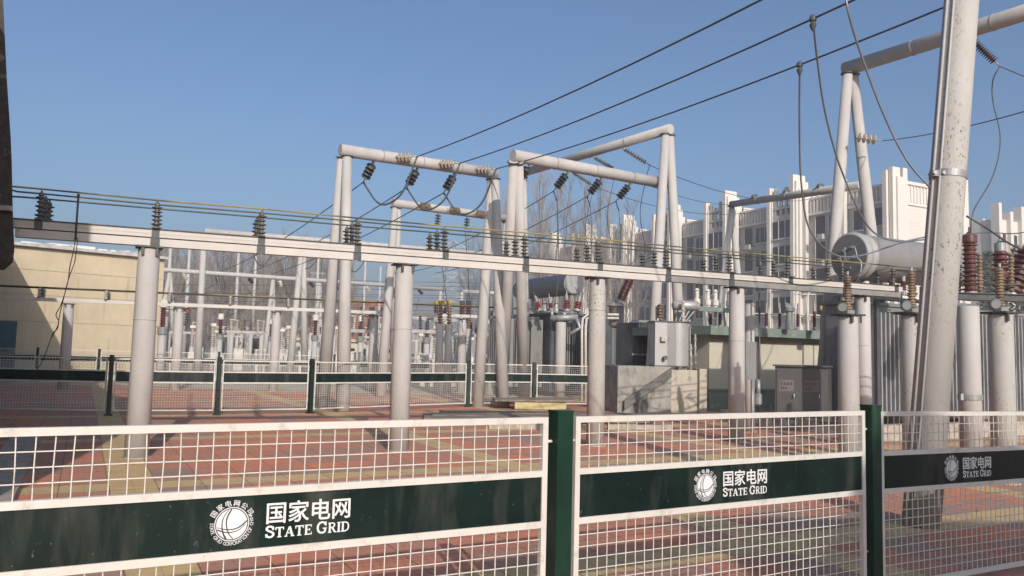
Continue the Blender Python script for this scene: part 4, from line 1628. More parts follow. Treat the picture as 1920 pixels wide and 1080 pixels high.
# fallen sloping slab leaning on it
mb = MB()
a, b = pl0 + px_ * .15 - py_ * .10 + ZU * .10, pl0 + px_ * 1.50 - py_ * .10 + ZU * 1.02
mb.obox(a, b - a, -py_ * .06, ZU * .26)
one(mb, 'leaning_slab', mat('dark_slab', (.17, .165, .15), .9, 0, .2, 3, .2), 'thin concrete slab leaning diagonally against the stained plinth', 'slab')

tc_ = pl0 + px_ * 1.78 + py_ * .72 + ZU * 1.30
TK = thing('oval_tank', 'silver oval oil tank with a small drum on its lid, standing on the concrete plinth', 'tank', tc_)
hd = .40
ctr = tc_ + px_ * .17 - py_ * .05
prof = []
for i in range(25):
    a_ = math.pi * (-.62 + 1.24 * i / 24)
    prof.append((.17 + math.cos(a_) * .40, -.05 + math.sin(a_) * .40))
prof += [(-.20, .30), (-.56, .30), (-.56, -.30), (-.20, -.30)]
n_p = len(prof)
base = [tc_ + px_ * x + py_ * y for x, y in prof]
mb = MB()
mb.add([p + ZU * z_ for z_ in (0, 1.26) for p in base[:25]], [(i, i + 1, i + 26, i + 25) for i in range(24)], True)
for i in range(24, n_p):
    k = (i + 1) % n_p
    mb.add([base[i], base[k], base[k] + ZU * 1.26, base[i] + ZU * 1.26], [(0, 1, 2, 3)])
mb.add([p + ZU * 1.26 for p in base], [tuple(range(n_p))])
tank = mb.build('body', M['silver'], TK)
for z_, h_, nm_ in ((1.262, .035, 'lid'), (.002, .03, 'foot_rim')):
    mb = MB()
    cc_ = V((-.05, -.02))
    mb.prism([tc_ + px_ * (cc_.x + (x - cc_.x) * 1.07) + py_ * (cc_.y + (y - cc_.y) * 1.08) + ZU * z_ for x, y in prof], ZU * h_)
    mb.build(nm_, M['dark_tank'], TK)
dr = tc_ + px_ * .12 + ZU * 1.78
mb = MB()
mb.lathe(dr - px_ * .02, px_, [(-.03, .08), (0, .14), (.72, .14), (.78, .10), (.80, .03)], 24, True)
mb.build('small_drum', M['silver'], TK)
for s in (.12, .30, .48, .64):
    mb = MB()
    q = dr + px_ * s
    mb.bar(q - ZU * .12, tc_ + px_ * (s * .55 + .1) + ZU * 1.29, .03, .03)
    mb.build('strut', M['steel'], TK)
mb = MB()
mb.box(tc_ - px_ * .33 - py_ * (hd + .01) + ZU * .80, (.16, .012, .17), px_)
mb.build('rating_plate', M['ins_pale'], TK)
mb = MB()
mb.lathe(tc_ - px_ * .30 + ZU * 1.30, ZU, shed_prof(.50, 6, .05, .10), 14)
mb.build('bushing', M['ins_tan'], TK)
mb = MB()
q = tc_ + px_ * .45 - py_ * .40
mb.tube([q + ZU * .08, q + ZU * 1.15, q + ZU * 1.15 + py_ * .12], .018, 8)
mb.lathe(q + ZU * .45, ZU, [(0, .02), (.01, .045), (.05, .045), (.06, .02)], 10)
mb.build('side_pipe', M['steel'], TK)
for s_ in (-.5, -.1, .3):
    mb = MB()
    mb.box(tc_ + px_ * s_ - py_ * .33 + ZU * 1.33, (.05, .02, .08), px_)
    mb.build('lifting_lug', M['steel'], TK)
mb = MB()
mb.lathe(tc_ + px_ * -.30 - py_ * .31 + ZU * .25, -py_, [(0, .05), (.05, .05), (.055, .035), (.12, .035), (.125, .06), (.15, .06)], 12)
mb.build('drain_valve', M['dark_tank'], TK)
# pipes and valves right of the tank
t = thing('valve_stack', 'pale pipes and valves clustered beside the silver oval tank', 'pipework', pl0 + px_ * 2.2)
for k, (s, h0, h1, r) in enumerate(((2.12, 1.22, 2.1, .05), (2.28, 1.22, 1.95, .035), (2.42, 1.26, 2.25, .03), (2.05, 1.22, 3.2, .04))):
    mb = MB()
    q = pl0 + px_ * s + py_ * .4
    mb.tube([q + ZU * h0, q + ZU * h1], r, 10)
    z = h0 + .15
    while z < h1:
        mb.lathe(q + ZU * z, ZU, [(0, r), (.002, r * 1.7), (.04, r * 1.7), (.042, r)], 10)
        z += .22
    mb.build('pipe', M['ins_pale' if k != 2 else 'steel'], t)

# ------------------------------------------------------------------ small cream building with green slab
s0 = V((5.95, 24.0, 0))
SB = thing('switch_house', 'small cream switch house with a green roof slab behind the fourth thick column', 'building', s0)
mb = MB()
mb.obox(s0 + ZU * .6, E1 * 5.0, E2 * 3, ZU * 1.66)
mb.build('wall', M['cream'], SB)
mb = MB()
mb.obox(s0 - E1 * .05 - E2 * .05, E1 * 5.1, E2 * 3.1, ZU * .6)
mb.obox(s0 - E1 * .08 - E2 * .08 + ZU * .6, E1 * 5.16, E2 * .1, ZU * .06)
mb.build('plinth', M['green_trim'], SB)
mb = MB()
mb.obox(s0 - E1 * .35 - E2 * .45 + ZU * 2.262, E1 * 5.7, E2 * 3.9, ZU * .26)
mb.build('roof', M['green_trim'], SB)
mb = MB()
mb.obox(s0 + E1 * 3.9 - E2 * .02 + ZU * .9, E1 * .95, E2 * .03, ZU * 1.25)
wf = mb.build('window', M['green_trim'], SB)
mb = MB()
for k in (0, 1):
    mb.obox(s0 + E1 * (3.95 + .46 * k) - E2 * .035 + ZU * .96, E1 * .40, E2 * .012, ZU * 1.13)
mb.build('pane', M['cream'], wf)
for i, (px, m, h, r) in enumerate(((1332, 'ins_red', .45, .07), (1350, 'ins_red', .45, .07), (1437, 'ins_red', .50, .06), (1462, 'ins_red', .50, .06), (1496, 'ins_red', .50, .06), (1527, 'ins_red', .60, .06))):
    q = at(px, 600, 25.2)
    bushing(V((q.x, q.y, 2.524)), ZU, h, 9, r * .7, r, M[m], f'slim red post bushing on the green roof slab, {ORD[i]} from the silver tank', 'red posts on the green slab', True)
for i, (px, h, m) in enumerate(((1480, .52, 'steel'), (1545, .45, 'ins_tan'))):
    q = at(px, 600, 24.6)
    t = thing('instrument_transformer', ('grey domed instrument transformer on the green slab', 'brown instrument transformer with yellow tips on the green slab')[i], 'transformer', (q.x, q.y, 2.524), 0, 'instrument transformers on the green slab')
    mb = MB()
    mb.lathe(V((q.x, q.y, 2.524)), ZU, [(0, .12), (h, .10), (h + .02, .15), (h + .12, .16), (h + .22, .10), (h + .27, .03)], 14)
    mb.build('body', M['grey_paint' if i == 0 else 'dark_tank'], t)
    mb = MB()
    c = V((q.x, q.y, 2.524 + h + .15))
    for s in (-1, 1):
        mb.lathe(c + E1 * s * .13, ZU, [(0, .04), (.1, .05), (.14, .02)], 8)
    mb.build('terminal_cap', M['yellowcap' if i else 'steel'], t)
# white support frame over the slab
t = thing('pipe_portal', 'white pipe portal standing over the red posts on the green slab', 'portal', at(1445, 630, 26))
mb = MB()
q0, q1, q2 = at(1440, 560, 26), at(1490, 560, 26), at(1512, 558, 26)
for q in (q0, q1, q2):
    mb.tube([V((q.x, q.y, 2.53)), V((q.x + .05, q.y, 3.75))], .035, 8)
mb.tube([V((q0.x - .6, q0.y, 3.05)), V((q2.x + .5, q2.y + .1, 3.05))], .03, 8)
mb.tube([V((q1.x, q1.y, 3.72)), V((q2.x + .3, q2.y, 3.72))], .025, 8)
mb.build('pipe', M['beam'], t)
# green platform beam left of the column 4, with big grey/white instruments
t = thing('steel_platform', 'grey green steel platform with white posts between the silver tank and fourth column', 'platform', (4.9, 24.5, 0))
mb = MB()
a = at(1310, 574, 24)
mb.obox(a, E1 * 2.0, E2 * .15, ZU * -.14)
for s in (.25, 1.0, 1.8):
    q = a + E1 * s
    mb.bar(q - ZU * .14, V((q.x + .05, q.y, 2.53)), .05, .05)
mb.build('deck_beam', M['green_trim'], t)
for s in (.02, .45, .75, 1.3):
    mb = MB()
    q = a + E1 * s + E2 * .1
    mb.lathe(V((q.x, q.y, q.z)), ZU, [(0, .06), (.05, .06), (.06, .10), (.22, .10), (.24, .06), (.46, .06), (.48, .09), (.55, .03)], 10)
    mb.build('switch_head', M['ins_white'], t)

# cabinets
for i, (px, w_, nm) in enumerate(((1478, .58, 'dark grey control cabinet with a plate and handle, the shallower of the pair'), (1526, .60, 'dark grey control cabinet with a blank side panel, the deeper of the pair'))):
    p = at(px, 760, 18.3 - .12 * i)
    cu_ = V((.87, -.49, 0))
    cb_ = V((.49, .87, 0))
    o0 = V((p.x, p.y, 0)) - cu_ * w_ / 2
    t = thing('control_cabinet', nm, 'cabinet', (p.x, p.y, 0), 0, 'pair of control cabinets')
    ZB = ZU * .08
    o0 = o0 + ZB
    mb = MB()
    mb.obox(o0 + ZU * .12, cu_ * w_, cb_ * (.36 + .34 * i), ZU * 1.22)
    mb.obox(o0 + cu_ * .05 + cb_ * .05 - ZU * .08, cu_ * (w_ - .1), cb_ * .28, ZU * .20)
    mb.build('body', M['cabinet'], t)
    mb = MB()
    mb.obox(o0 + ZU * 1.342 - cu_ * .04 - cb_ * .06, cu_ * (w_ + .08), cb_ * (.48 + .34 * i), ZU * .04)
    mb.build('lid', M['cabinet'], t)
    mb = MB()
    dw = .46
    mb.obox(o0 + ZU * .22 + cu_ * .04 - cb_ * .022, cu_ * dw, cb_ * .02, ZU * 1.05)
    dr_ = mb.build('door', M['cabinet'], t)
    mb = MB()
    mb.obox(o0 + ZU * .78 + cu_ * .09 - cb_ * .027, cu_ * .33, cb_ * .004, ZU * .26)
    pl = mb.build('name_plate', M['plate'], dr_)
    mb = MB()
    rnd = random.Random(i + 3)
    for row, k_, sz in ((.93, 4, .055), (.83, 3, .04)):
        for j in range(k_):
            x = .13 + j * (sz + .012)
            mb.obox(o0 + ZU * row + cu_ * x - cb_ * .0295, cu_ * sz * .8, cb_ * .002, ZU * .010)
            mb.obox(o0 + ZU * (row + .035) + cu_ * x - cb_ * .0295, cu_ * sz * .8, cb_ * .002, ZU * .010)
            mb.obox(o0 + ZU * (row - .008) + cu_ * (x + rnd.uniform(.005, .03)) - cb_ * .0325, cu_ * .010, cb_ * .002, ZU * .06)
    mb.build('plate_writing', M['ink'], dr_)
    mb = MB()
    q = o0 + ZU * .72 + cu_ * .43 - cb_ * .03
    mb.tube([q, q - cb_ * .04, q - cb_ * .04 - ZU * .08], .012, 6)
    mb.build('handle', M['ins_white'], dr_)
# grey control box behind column 4
p = at(1409, 640, 16.6)
t = thing('control_box', 'grey control box fixed behind the fourth thick column with pipes below', 'control box', (p.x, p.y, 1.2))
mb = MB()
mb.obox(V((p.x - .12, p.y, 1.15)), E1 * .30, E2 * .2, ZU * .78)
mb.build('body', M['grey_paint'], t)
mb = MB()
mb.tube([V((p.x + .02, p.y, 1.15)), V((p.x + .02, p.y, 0))], .03, 8)
mb.tube([V((p.x + .14, p.y, 1.15)), V((p.x + .14, p.y, .8))], .045, 8)
mb.lathe(V((p.x + .14, p.y, .62)), ZU, [(0, .03), (.03, .075), (.22, .075), (.25, .05)], 10)
mb.build('pipe', M['steel'], t)
q = at(1405, 560, 17.4)
column(q.x, q.y, 2.78, .11, M['pole'], 'thin pale post directly behind the fourth thick column', False)
t2 = at(1424, 720, 17)
mb = MB()
mb.tube([V((t2.x, t2.y, 0)), V((t2.x, t2.y, 3.0))], .02, 8)
one(mb, 'thin_pipe', M['wire'], 'thin dark vertical pipe behind the fourth thick column', 'pipe')

# ------------------------------------------------------------------ trench boards, kerbs, rubble around the middle
t = thing('trench_cover', 'weathered flat trench cover boards lying before the middle mesh fence', 'cover', gz(900, 782))
a = gz(795, 792)
mb = MB()
dv = V((1, .12, 0)).normalized()
dn_ = V((-.12, 1, 0)).normalized()
for k in range(3):
    mb.obox(V((a.x, a.y, .05)) + dn_ * .75 * k + dv * .2 * k, dv * 5.2, dn_ * .70, ZU * (.05 + .012 * k))
mb.obox(V((a.x, a.y, .006)) + dn_ * .1, dv * 5.0, dn_ * 2.0, ZU * .042)
mb.build('board', M['board'], t)
a = gz(928, 768)
t = thing('raised_board', 'raised board lid propped on a yellow block beside the middle fence', 'board', (a.x, a.y, 0))
mb = MB()
mb.obox(V((a.x, a.y + .1, .22)), V((2.3, .25, .03)), V((-.1, .9, .02)), ZU * .05)
mb.build('lid', M['board'], t)
mb = MB()
mb.obox(V((a.x + .55, a.y + .12, .02)), V((1.45, .16, 0)), V((0, .3, 0)), ZU * .19)
mb.build('block', M['yblock'], t)
rnd = random.Random(11)
for i, (pxa, pxb, py) in enumerate(((917, 1018, 805), (1140, 1262, 806))):
    a, b = gz(pxa, py), gz(pxb, py + 1)
    mb = MB()
    n_ = 7
    for k in range(n_):
        p = a.lerp(b, k / n_)
        w_ = (b - a) / n_
        mb.obox(V((p.x, p.y, .006)), w_ * .985, V((0, .16, 0)), ZU * (.11 + rnd.uniform(-.012, .012)))
    one(mb, 'rough_kerb', M['kerbs'], ('crumbly pale kerb edging seen through the lettered fence near the trench boards', 'crumbly pale kerb edging behind the third thick column foot')[i], 'kerb', 'rough kerbs')
a, b = gz(1440, 802), gz(1640, 826)
mb = MB()
mb.obox(V((a.x, a.y, .006)), b - a, V((-.3, .8, 0)) * .3, ZU * .22)
mb.obox(V((a.x, a.y, .006)) + V((-.6, 1.3, 0)), b - a, V((-.1, .25, 0)), ZU * .30)
one(mb, 'low_wall', M['conc'], 'low concrete curb wall below the cabinets behind the lettered fence', 'low wall')
mb = MB()
a = V((6.7, 15.6, 0))
mb.obox(V((a.x, a.y, .006)), E1 * 7, E2 * .22, ZU * .32)
one(mb, 'low_wall', M['kerbs'], 'pale concrete curb in front of the finned transformer', 'low wall')
# pale apron strip before the workshop
mb = MB()
mb.obox(V((-27, 33.6, .006)), V((27, 3.0, 0)), V((0, 1.1, 0)), ZU * .16)
struct(mb.build('pavement', M['cream']))

# ------------------------------------------------------------------ far equipment rows
rnd = random.Random(21)


def instr(kind):
    t = thing('equipment_post', '', 'equipment', (0, 0, 0), 0, 'equipment posts in the far rows')
    if kind == 0:      # current transformer
        MB().lathe((0, 0, 0), ZU, [(0, .16), (2.0, .15)], 12, True).build('post', M['pole'], t, True)
        mb = MB()
        mb.lathe((0, 0, 2.0), ZU, [(0, .2), (.3, .2), (.31, .1)], 12)
        mb.build('base_can', M['grey_paint'], t, True)
        mb = MB()
        mb.lathe((0, 0, 3.1), ZU, [(0, .1), (.02, .17), (.3, .17), (.36, .06)], 12)
        mb.build('head', M['ins_white'], t, True)
        MB().lathe((0, 0, 2.3), ZU, shed_prof(.8, 8, .08, .13), 10).build('insulator', M['ins_red'], t, True)
    elif kind == 1:    # breaker pole
        MB().lathe((0, 0, 0), ZU, [(0, .14), (1.5, .13)], 12, True).build('post', M['pole'], t, True)
        MB().lathe((0, 0, 1.5), ZU, shed_prof(1.1, 10, .06, .11), 10).build('insulator', M['ins_pale'], t, True)
        mb = MB()
        mb.box((0, 0, 2.68), (.3, .25, .16))
        mb.build('top_head', M['ins_white'], t, True)
        mb = MB()
        mb.box((-.02, 0, .9), (.35, .3, .6))
        mb.build('drive_box', M['ins_white'], t, True)
    elif kind == 2:    # disconnector on two legs with V insulators
        mb = MB()
        for s in (-.8, .8):
            mb.tube([(s, 0, 0), (s, 0, 2.3)], .12, 10)
        mb.box((0, 0, 2.38), (2.2, .15, .14))
        mb.build('stand', M['pole'], t, True)
        for s in (-.7, 0, .7):
            mb = MB()
            mb.lathe((s - .12, 0, 2.45), V((-.05, 0, 1)), shed_prof(.6, 6, .045, .08), 8)
            mb.lathe((s + .14, 0, 2.45), V((.12, .1, 1)), shed_prof(.5, 6, .045, .08), 8)
            mb.bar((s - .18, 0, 3.06), (s + .26, .05, 3.0), .05, .05)
            mb.build('insulator', M['ins_pale' if s else 'ins_grey'], t, True)
    elif kind == 3:    # tall post insulator
        MB().lathe((0, 0, 0), ZU, [(0, .15), (2.6, .14)], 12, True).build('post', M['pole'], t, True)
        MB().lathe((0, 0, 2.6), ZU, shed_prof(.75, 7, .06, .11), 10).build('insulator', M['ins_tan'], t, True)
        MB().lathe((0, 0, 3.35), ZU, [(0, .08), (.1, .1), (.14, .03)], 8).build('cap', M['yellowcap'], t, True)
    else:              # low white cabinet
        mb = MB()
        mb.box((0, 0, .75), (.55, .45, 1.3))
        mb.box((0, 0, 1.43), (.62, .52, .05))
        mb.build('body', M['ins_white'], t, True)
        MB().box((0, 0, .05), (.4, .35, .1)).build('foot', M['conc'], t, True)
    return t


kinds = ['current transformer with a white head', 'slim breaker pole with pale ribbed insulator', 'two legged disconnector stand with leaning insulators',
         'tall post with tan insulator, yellow cap', 'low white cabinet']
cats = ['current transformer', 'breaker', 'disconnector', 'insulator post', 'cabinet']
names = ['current_transformer', 'breaker_pole', 'disconnector', 'insulator_post', 'low_cabinet']
protos = [None] * 5
LOCS = [(303, 33, 0), (330, 44, 4), (360, 47, 1), (398, 42, 1), (412, 46, 0), (447, 50, 4), (462, 44, 2), (488, 48, 4), (540, 43, 1), (556, 47, 4), (590, 44, 0), (632, 42, 1), (655, 46, 4),
        (664, 38, 4), (684, 35, 2), (676, 44, 0), (722, 40, 4), (737, 36, 1), (752, 38, 0), (785, 40, 4), (793, 33, 2), (800, 42, 0), (808, 45, 4), (816, 37, 1), (824, 30, 3), (841, 30, 3),
        (835, 45, 0), (853, 41, 1), (878, 35, 3), (872, 42, 4), (887, 38, 2), (905, 46, 0), (912, 40, 4), (920, 36, 1), (925, 48, 2), (618, 50, 2), (574, 52, 4), (430, 55, 3), (508, 53, 0), (700, 52, 2), (770, 50, 1), (846, 52, 4)]
LR = random.Random(40)
LOCS += [(int(x_), LR.uniform(50, 66), LR.choice((0, 1, 2, 3, 3, 4))) for x_ in (318, 342, 374, 405, 425, 452, 470, 496, 528, 549, 566, 582, 604, 640, 668, 690, 714, 745, 762, 788, 812, 830, 858, 884, 898, 915, 935, 955)]
WHERE = [((0, 332), 'beside the first thick column'), ((332, 400), 'behind the slim capped column'), ((400, 500), 'left of the second slim column'), ((500, 600), 'between slim column and jumper gantry'),
         ((600, 660), 'by the feet of the jumper gantry'), ((660, 740), 'just left of the second thick column'), ((740, 800), 'just right of the second thick column'),
         ((800, 850), 'below the lattice tower'), ((850, 900), 'beside the slim column by the jumper gantry'), ((900, 1000), 'between the two gantry leg pairs')]
used = {}
for i, (px, d, k) in enumerate(LOCS):
    if protos[k] is None:
        protos[k] = o = instr(k)
        o.name = names[k]
    else:
        o = dup(protos[k], (0, 0, 0))
        o.name = names[k]
    p = at(px, 640, d)
    o.location = (p.x, p.y, 0)
    o.rotation_euler = (0, 0, TH + (0 if k != 2 else rnd.choice((0, .2, -.1))))
    o['category'] = cats[k]
    wh = next(w_ for (a, b), w_ in WHERE if a <= px < b)
    key = (k, wh)
    used[key] = used.get(key, 0) + 1
    suffix = '' if used[key] == 1 else (', farther' if used[key] == 2 else ', farthest')
    o['label'] = f'{kinds[k]} {wh}{suffix}'
    o['group'] = 'far row of ' + cats[k] + 's'
# third bus beam with leads
a, b = at(762, 592, 34), at(930, 602, 38)
t = thing('steel_bus_beam', 'distant pale beam over the instruments between second column and transformer', 'beam', a)
mb = MB()
mb.obox(a, b - a, V((0, .15, 0)), ZU * -.14)
mb.build('channel', M['beam'], t)
for i, (px, m) in enumerate(((818, 'ins_red'), (835, 'ins_red'), (866, 'ins_red'), (878, 'ins_red'))):
    q = at(px, 590, 34)
    tt = thing('post_insulator', f'brown insulator standing on the distant pale beam, {ORD[i]} from the second thick column', 'insulator', q, 0, 'brown insulators on the distant pale beam')
    MB().lathe(q, ZU, shed_prof(.45, 4, .08, .14), 10).build('shed_stack', M[m], tt)
    MB().lathe(q + ZU * .45, ZU, [(0, .1), (.12, .12), (.16, .04)], 8).build('cap', M['yellowcap' if i < 2 else 'dark_tank'], tt)
# level lines behind
for i in range(9):
    y = 532 + i * 7.5
    wire([at(640 - 330 * (i % 2), y - 6, 60), at(905, y + rnd.uniform(-2, 2), 62)], .017, f'thin level line across the far yard, {ORD[i]} from the top', group='thin level lines')

for i in range(12):
    a = eL.lerp(eR, .08 + .075 * i) - ZU * .9
    b = V((a.x + rnd.uniform(-2.5, 2.5), a.y - rnd.uniform(6, 14), rnd.uniform(3.2, 4.2)))
    wire(sag(a, b, rnd.uniform(.2, .9), 8), .02, 'thin lead drooping from the farthest thin gantry to the equipment below', group='leads under the farthest gantry', name='drooping_lead')
# ------------------------------------------------------------------ distant buildings
def block(name, label, cat, px0, px1, d, top_py, m, depth=6, rows=0, cols=0, mw='glass', extra=None, wz=(.25, .75)):
    a, b = at(px0, 640, d), at(px1, 640, d)
    top = at((px0 + px1) / 2, top_py, d).z
    a.z = b.z = 0
    t = thing(name, label, cat, a)
    u = (b - a)
    mb = MB()
    mb.obox(a, u, V((0, depth, 0)), ZU * top)
    mb.build('wall', M[m], t)
    mb = MB()
    mb.obox(a - u.normalized() * .2 + V((0, -.25, 0)) + ZU * (top + .003), u + u.normalized() * .4, V((0, depth + .5, 0)), ZU * .25)
    mb.build('roof', M[extra or m], t)
    fh = top / max(rows, 1)
    for r in range(rows):
        for c in range(cols):
            mb = MB()
            mb.obox(a + u * ((c + .22) / cols) + ZU * (fh * (r + wz[0])) - V((0, .04, 0)), u * (.56 / cols), V((0, .03, 0)), ZU * fh * (wz[1] - wz[0]))
            mb.build('window', M[mw], t)
    return t


block('brick_house', 'red brick house far behind the instruments, left of the second thick column', 'building', 648, 742, 120, 566, 'brickred', 10, 3, 5)
block('brick_house', 'dull brown house behind the jumper gantry feet, windows in rows', 'building', 568, 640, 115, 572, 'brown', 10, 3, 4)
block('low_building', 'low white building with dark windows beyond the far fence, under bare trees', 'building', 402, 560, 78, 618, 'apt', 8, 1, 5)
block('low_building', 'long low grey shed between the second column and transformer', 'building', 742, 960, 84, 626, 'grey_paint', 8, 1, 6)
block('low_building', 'low cream building behind the farthest instruments, left of the jumper gantry', 'building', 556, 740, 72, 641, 'cream', 6, 1, 8)
# utility poles
for i, (px, top, d) in enumerate(((312, 466, 62), (348, 462, 70), (441, 470, 75), (474, 480, 80), (592, 470, 85), (681, 478, 90), (710, 500, 95))):
    p = at(px, 600, d)
    h = at(px, top, d).z
    t = thing('utility_pole', f'pale concrete utility pole among the bare trees, {ORD[i]} from the house side', 'utility pole', (p.x, p.y, 0), 0, 'pale utility poles')
    MB().tube([(p.x, p.y, 0), (p.x, p.y, h)], [.2, .12], 8).build('shaft', M['pole'], t)
    if i % 2 == 0:
        MB().box((p.x, p.y, h * .8), (1.6, .1, .1)).build('crossarm', M['steel'], t)
# lattice tower
q = at(845, 640, 125)
q.z = 0
ht = at(848, 452, 125).z
LT = thing('lattice_tower', 'grey lattice transmission tower far behind, above the far instruments', 'pylon', q)
mb = MB()


def half(z):
    return 2.2 * (1 - z / ht) ** .8 + .35


cs = [(-1, -1), (1, -1), (1, 1), (-1, 1)]
N_ = 11
for k in range(N_):
    z0, z1 = ht * k / N_, ht * (k + 1) / N_
    h0, h1 = half(z0), half(z1) if k < N_ - 1 else .1
    for j in range(4):
        a0_, b0_ = cs[j], cs[(j + 1) % 4]
        mb.bar(q + V((a0_[0] * h0, a0_[1] * h0, z0)), q + V((a0_[0] * h1, a0_[1] * h1, z1)), .10, .10)
        mb.bar(q + V((a0_[0] * h0, a0_[1] * h0, z0)), q + V((b0_[0] * h1, b0_[1] * h1, z1)), .06, .06)
        mb.bar(q + V((b0_[0] * h0, b0_[1] * h0, z0)), q + V((a0_[0] * h1, a0_[1] * h1, z1)), .06, .06)
        mb.bar(q + V((a0_[0] * h1, a0_[1] * h1, z1)), q + V((b0_[0] * h1, b0_[1] * h1, z1)), .06, .06)
mb.build('mast', M['steel'], LT)
for z, w_ in ((at(845, 520, 125).z, 3.2), (at(845, 490, 125).z, 2.6), (at(845, 463, 125).z, 1.9)):
    mb = MB()
    for s in (-1, 1):
        for y in (-.3, .3):
            mb.bar(q + V((0, y, z)), q + V((s * w_, 0, z)), .08, .08)
            mb.bar(q + V((0, y, z + .9)), q + V((s * w_, 0, z)), .07, .07)
        for k in range(1, 4):
            mb.bar(q + V((s * w_ * k / 4, 0, z)), q + V((s * w_ * (k - 1) / 4, 0, z + .9 * (1 - (k - 1) / 4))), .05, .05)
    mb.build('crossarm', M['steel'], LT)

# ------------------------------------------------------------------ apartments
O = V((19.7, 118.0, 0))
S_ = -E2           # along the facade, coming nearer
W_ = E1            # into the block
FR = -E1           # facade faces this way


def AP(s, w_, z):
    return O + S_ * s + W_ * w_ + ZU * z


AB = thing('apartment_building', 'long white apartment block with stepped bays, tall pilasters and dark windows', 'building', AP(41, 0, 0))
mb = MB()
mb.obox(AP(-35, 1.3, 0), S_ * 76.1, W_ * 10.9, ZU * 20.3)
mb.build('wall', M['apt_wall'], AB)
mb = MB()
mb.obox(AP(41.11, 1.25, 0), S_ * .1, W_ * 10.9, ZU * 20.3)
mb.build('end_wall', M['apt'], AB)
UN = [-31.6, -20.6, -9.6, 1.4, 12.6, 23.9, 34.9]
pil = MB()
winw = []


def window(s, w_, z0, z1, width, label=None, side=False):
    mb = MB()
    n = FR
    mb.obox(AP(s, w_, z0) + n * .02, S_ * width, n * .05, ZU * (z1 - z0))
    f = mb.build('window', M['glass'], AB)
    mb = MB()
    k = 3 if width > 2 else 1
    for i in range(k + 1):
        mb.obox(AP(s, w_, z0) + S_ * (width * i / k - .03) + n * .075, S_ * .06, n * .05, ZU * (z1 - z0))
    mb.obox(AP(s, w_, z0 - .12) + n * .08 - S_ * .1, S_ * (width + .2), n * .12, ZU * .12)
    mb.build('window_frame', M['apt'], f)


for ui, s0_ in enumerate(UN):
    last = ui == len(UN) - 1
    zt = 21.4
    # projecting bay body
    if not last:
        mb = MB()
        mb.obox(AP(s0_ + .9, 0, 0), S_ * 3.2, W_ * 1.4, ZU * 18.9)
        for z in (19.6, 20.9):
            mb.obox(AP(s0_ + .9, .0, z), S_ * 3.2, W_ * .95, ZU * .3)
        for k in range(4):
            mb.obox(AP(s0_ + 1.2 + k * .85, .05, 18.9), S_ * .3, W_ * .3, ZU * (2.6 if k % 2 else 3.3))
        mb.build('bay', M['apt_wall'], AB)
        # pilasters
        mb = MB()
        mb.obox(AP(s0_ + .35, -.3, 0), S_ * .5, W_ * 1.2, ZU * 22.4)
        mb.obox(AP(s0_ + .80, -.1, 0), S_ * .25, W_ * 1.0, ZU * 21.4)
        mb.build('pilaster', M['apt'], AB)
        mb = MB()
        mb.obox(AP(s0_ + 4.15, -.45, 0), S_ * .5, W_ * 2.0, ZU * 23.4)
        mb.obox(AP(s0_ + 4.62, -.25, 0), S_ * .3, W_ * 2.0, ZU * 22.6)
        mb.obox(AP(s0_ + 4.90, .05, 0), S_ * .25, W_ * 1.9, ZU * 21.6)
        mb.build('pilaster', M['apt'], AB)
        mb = MB()
        mb.obox(AP(s0_ + 1.2, 2.6, 18.9), S_ * 3.6, W_ * 5.5, ZU * 2.3)
        mb.obox(AP(s0_ + 1.1, 2.5, 21.2), S_ * 3.8, W_ * 5.8, ZU * .22)
        mb.obox(AP(s0_ + 4.3, 7.6, 18.9), S_ * .7, W_ * .7, ZU * 3.2)
        mb.build('roof_block', M['apt'], AB)
    # ribbed parapet on the recess
    mb = MB()
    r0, r1 = s0_ + 5.6, (UN[ui + 1] if not last else s0_ + 6.0)
    if last:
        r0, r1 = s0_ - 0, 39.5
    Lr = r1 - r0
    k = 0
    x = r0
    while x < r1 - .2:
        mb.obox(AP(x, 1.15, 18.7), S_ * .22, W_ * .22, ZU * 1.6)
        x += .5
    mb.obox(AP(r0, 1.10, 20.3), S_ * Lr, W_ * .35, ZU * .25)
    mb.obox(AP(r0, 1.0, 18.45), S_ * Lr, W_ * .4, ZU * .28)
    mb.build('parapet', M['apt'], AB)
    if not last:
        mb = MB()
        mb.obox(AP(s0_ + 5.15, .45, 0), S_ * .5, W_ * .5, ZU * 20.8)
        mb.obox(AP(r1 - .25, .35, 0), S_ * .3, W_ * .6, ZU * 21.8)
        mb.build('pilaster', M['apt'], AB)
    nfl = 6
    for fl in range(nfl):
        z0 = .9 + fl * 3.05
        if fl < 2:
            continue
        if not last:
            window(s0_ + 1.05, 0, z0 - .1, z0 + 2.0, 3.0)
            window(s0_ + 6.4, 1.3, z0 - .4, z0 + 2.1, 1.5)
            window(s0_ + 8.3, 1.3, z0, z0 + 1.9, 2.4)
        else:
            window(s0_ + .6, 1.3, z0 - .2, z0 + 2.0, 1.3)
            window(s0_ + 2.4, 1.3, z0, z0 + 1.9, 2.9)
    # grey spandrel panels
    for fl in range(2, nfl):
        z0 = .9 + fl * 3.05
        mb = MB()
        if not last:
            mb.obox(AP(s0_ + 1.0, -.03, z0 - 1.0), S_ * 3.0, W_ * .04, ZU * .8)
            mb.build('spandrel', M['apt_grey'], AB)
            mb = MB()
            mb.obox(AP(s0_ + 5.9, 1.27, z0 - 1.0), S_ * 4.6, W_ * .04, ZU * .7)
        else:
            mb.obox(AP(s0_ + .5, 1.27, z0 - 1.0), S_ * 4.9, W_ * .04, ZU * .8)
        mb.build('spandrel', M['apt_grey'], AB)
R = random.Random(12)
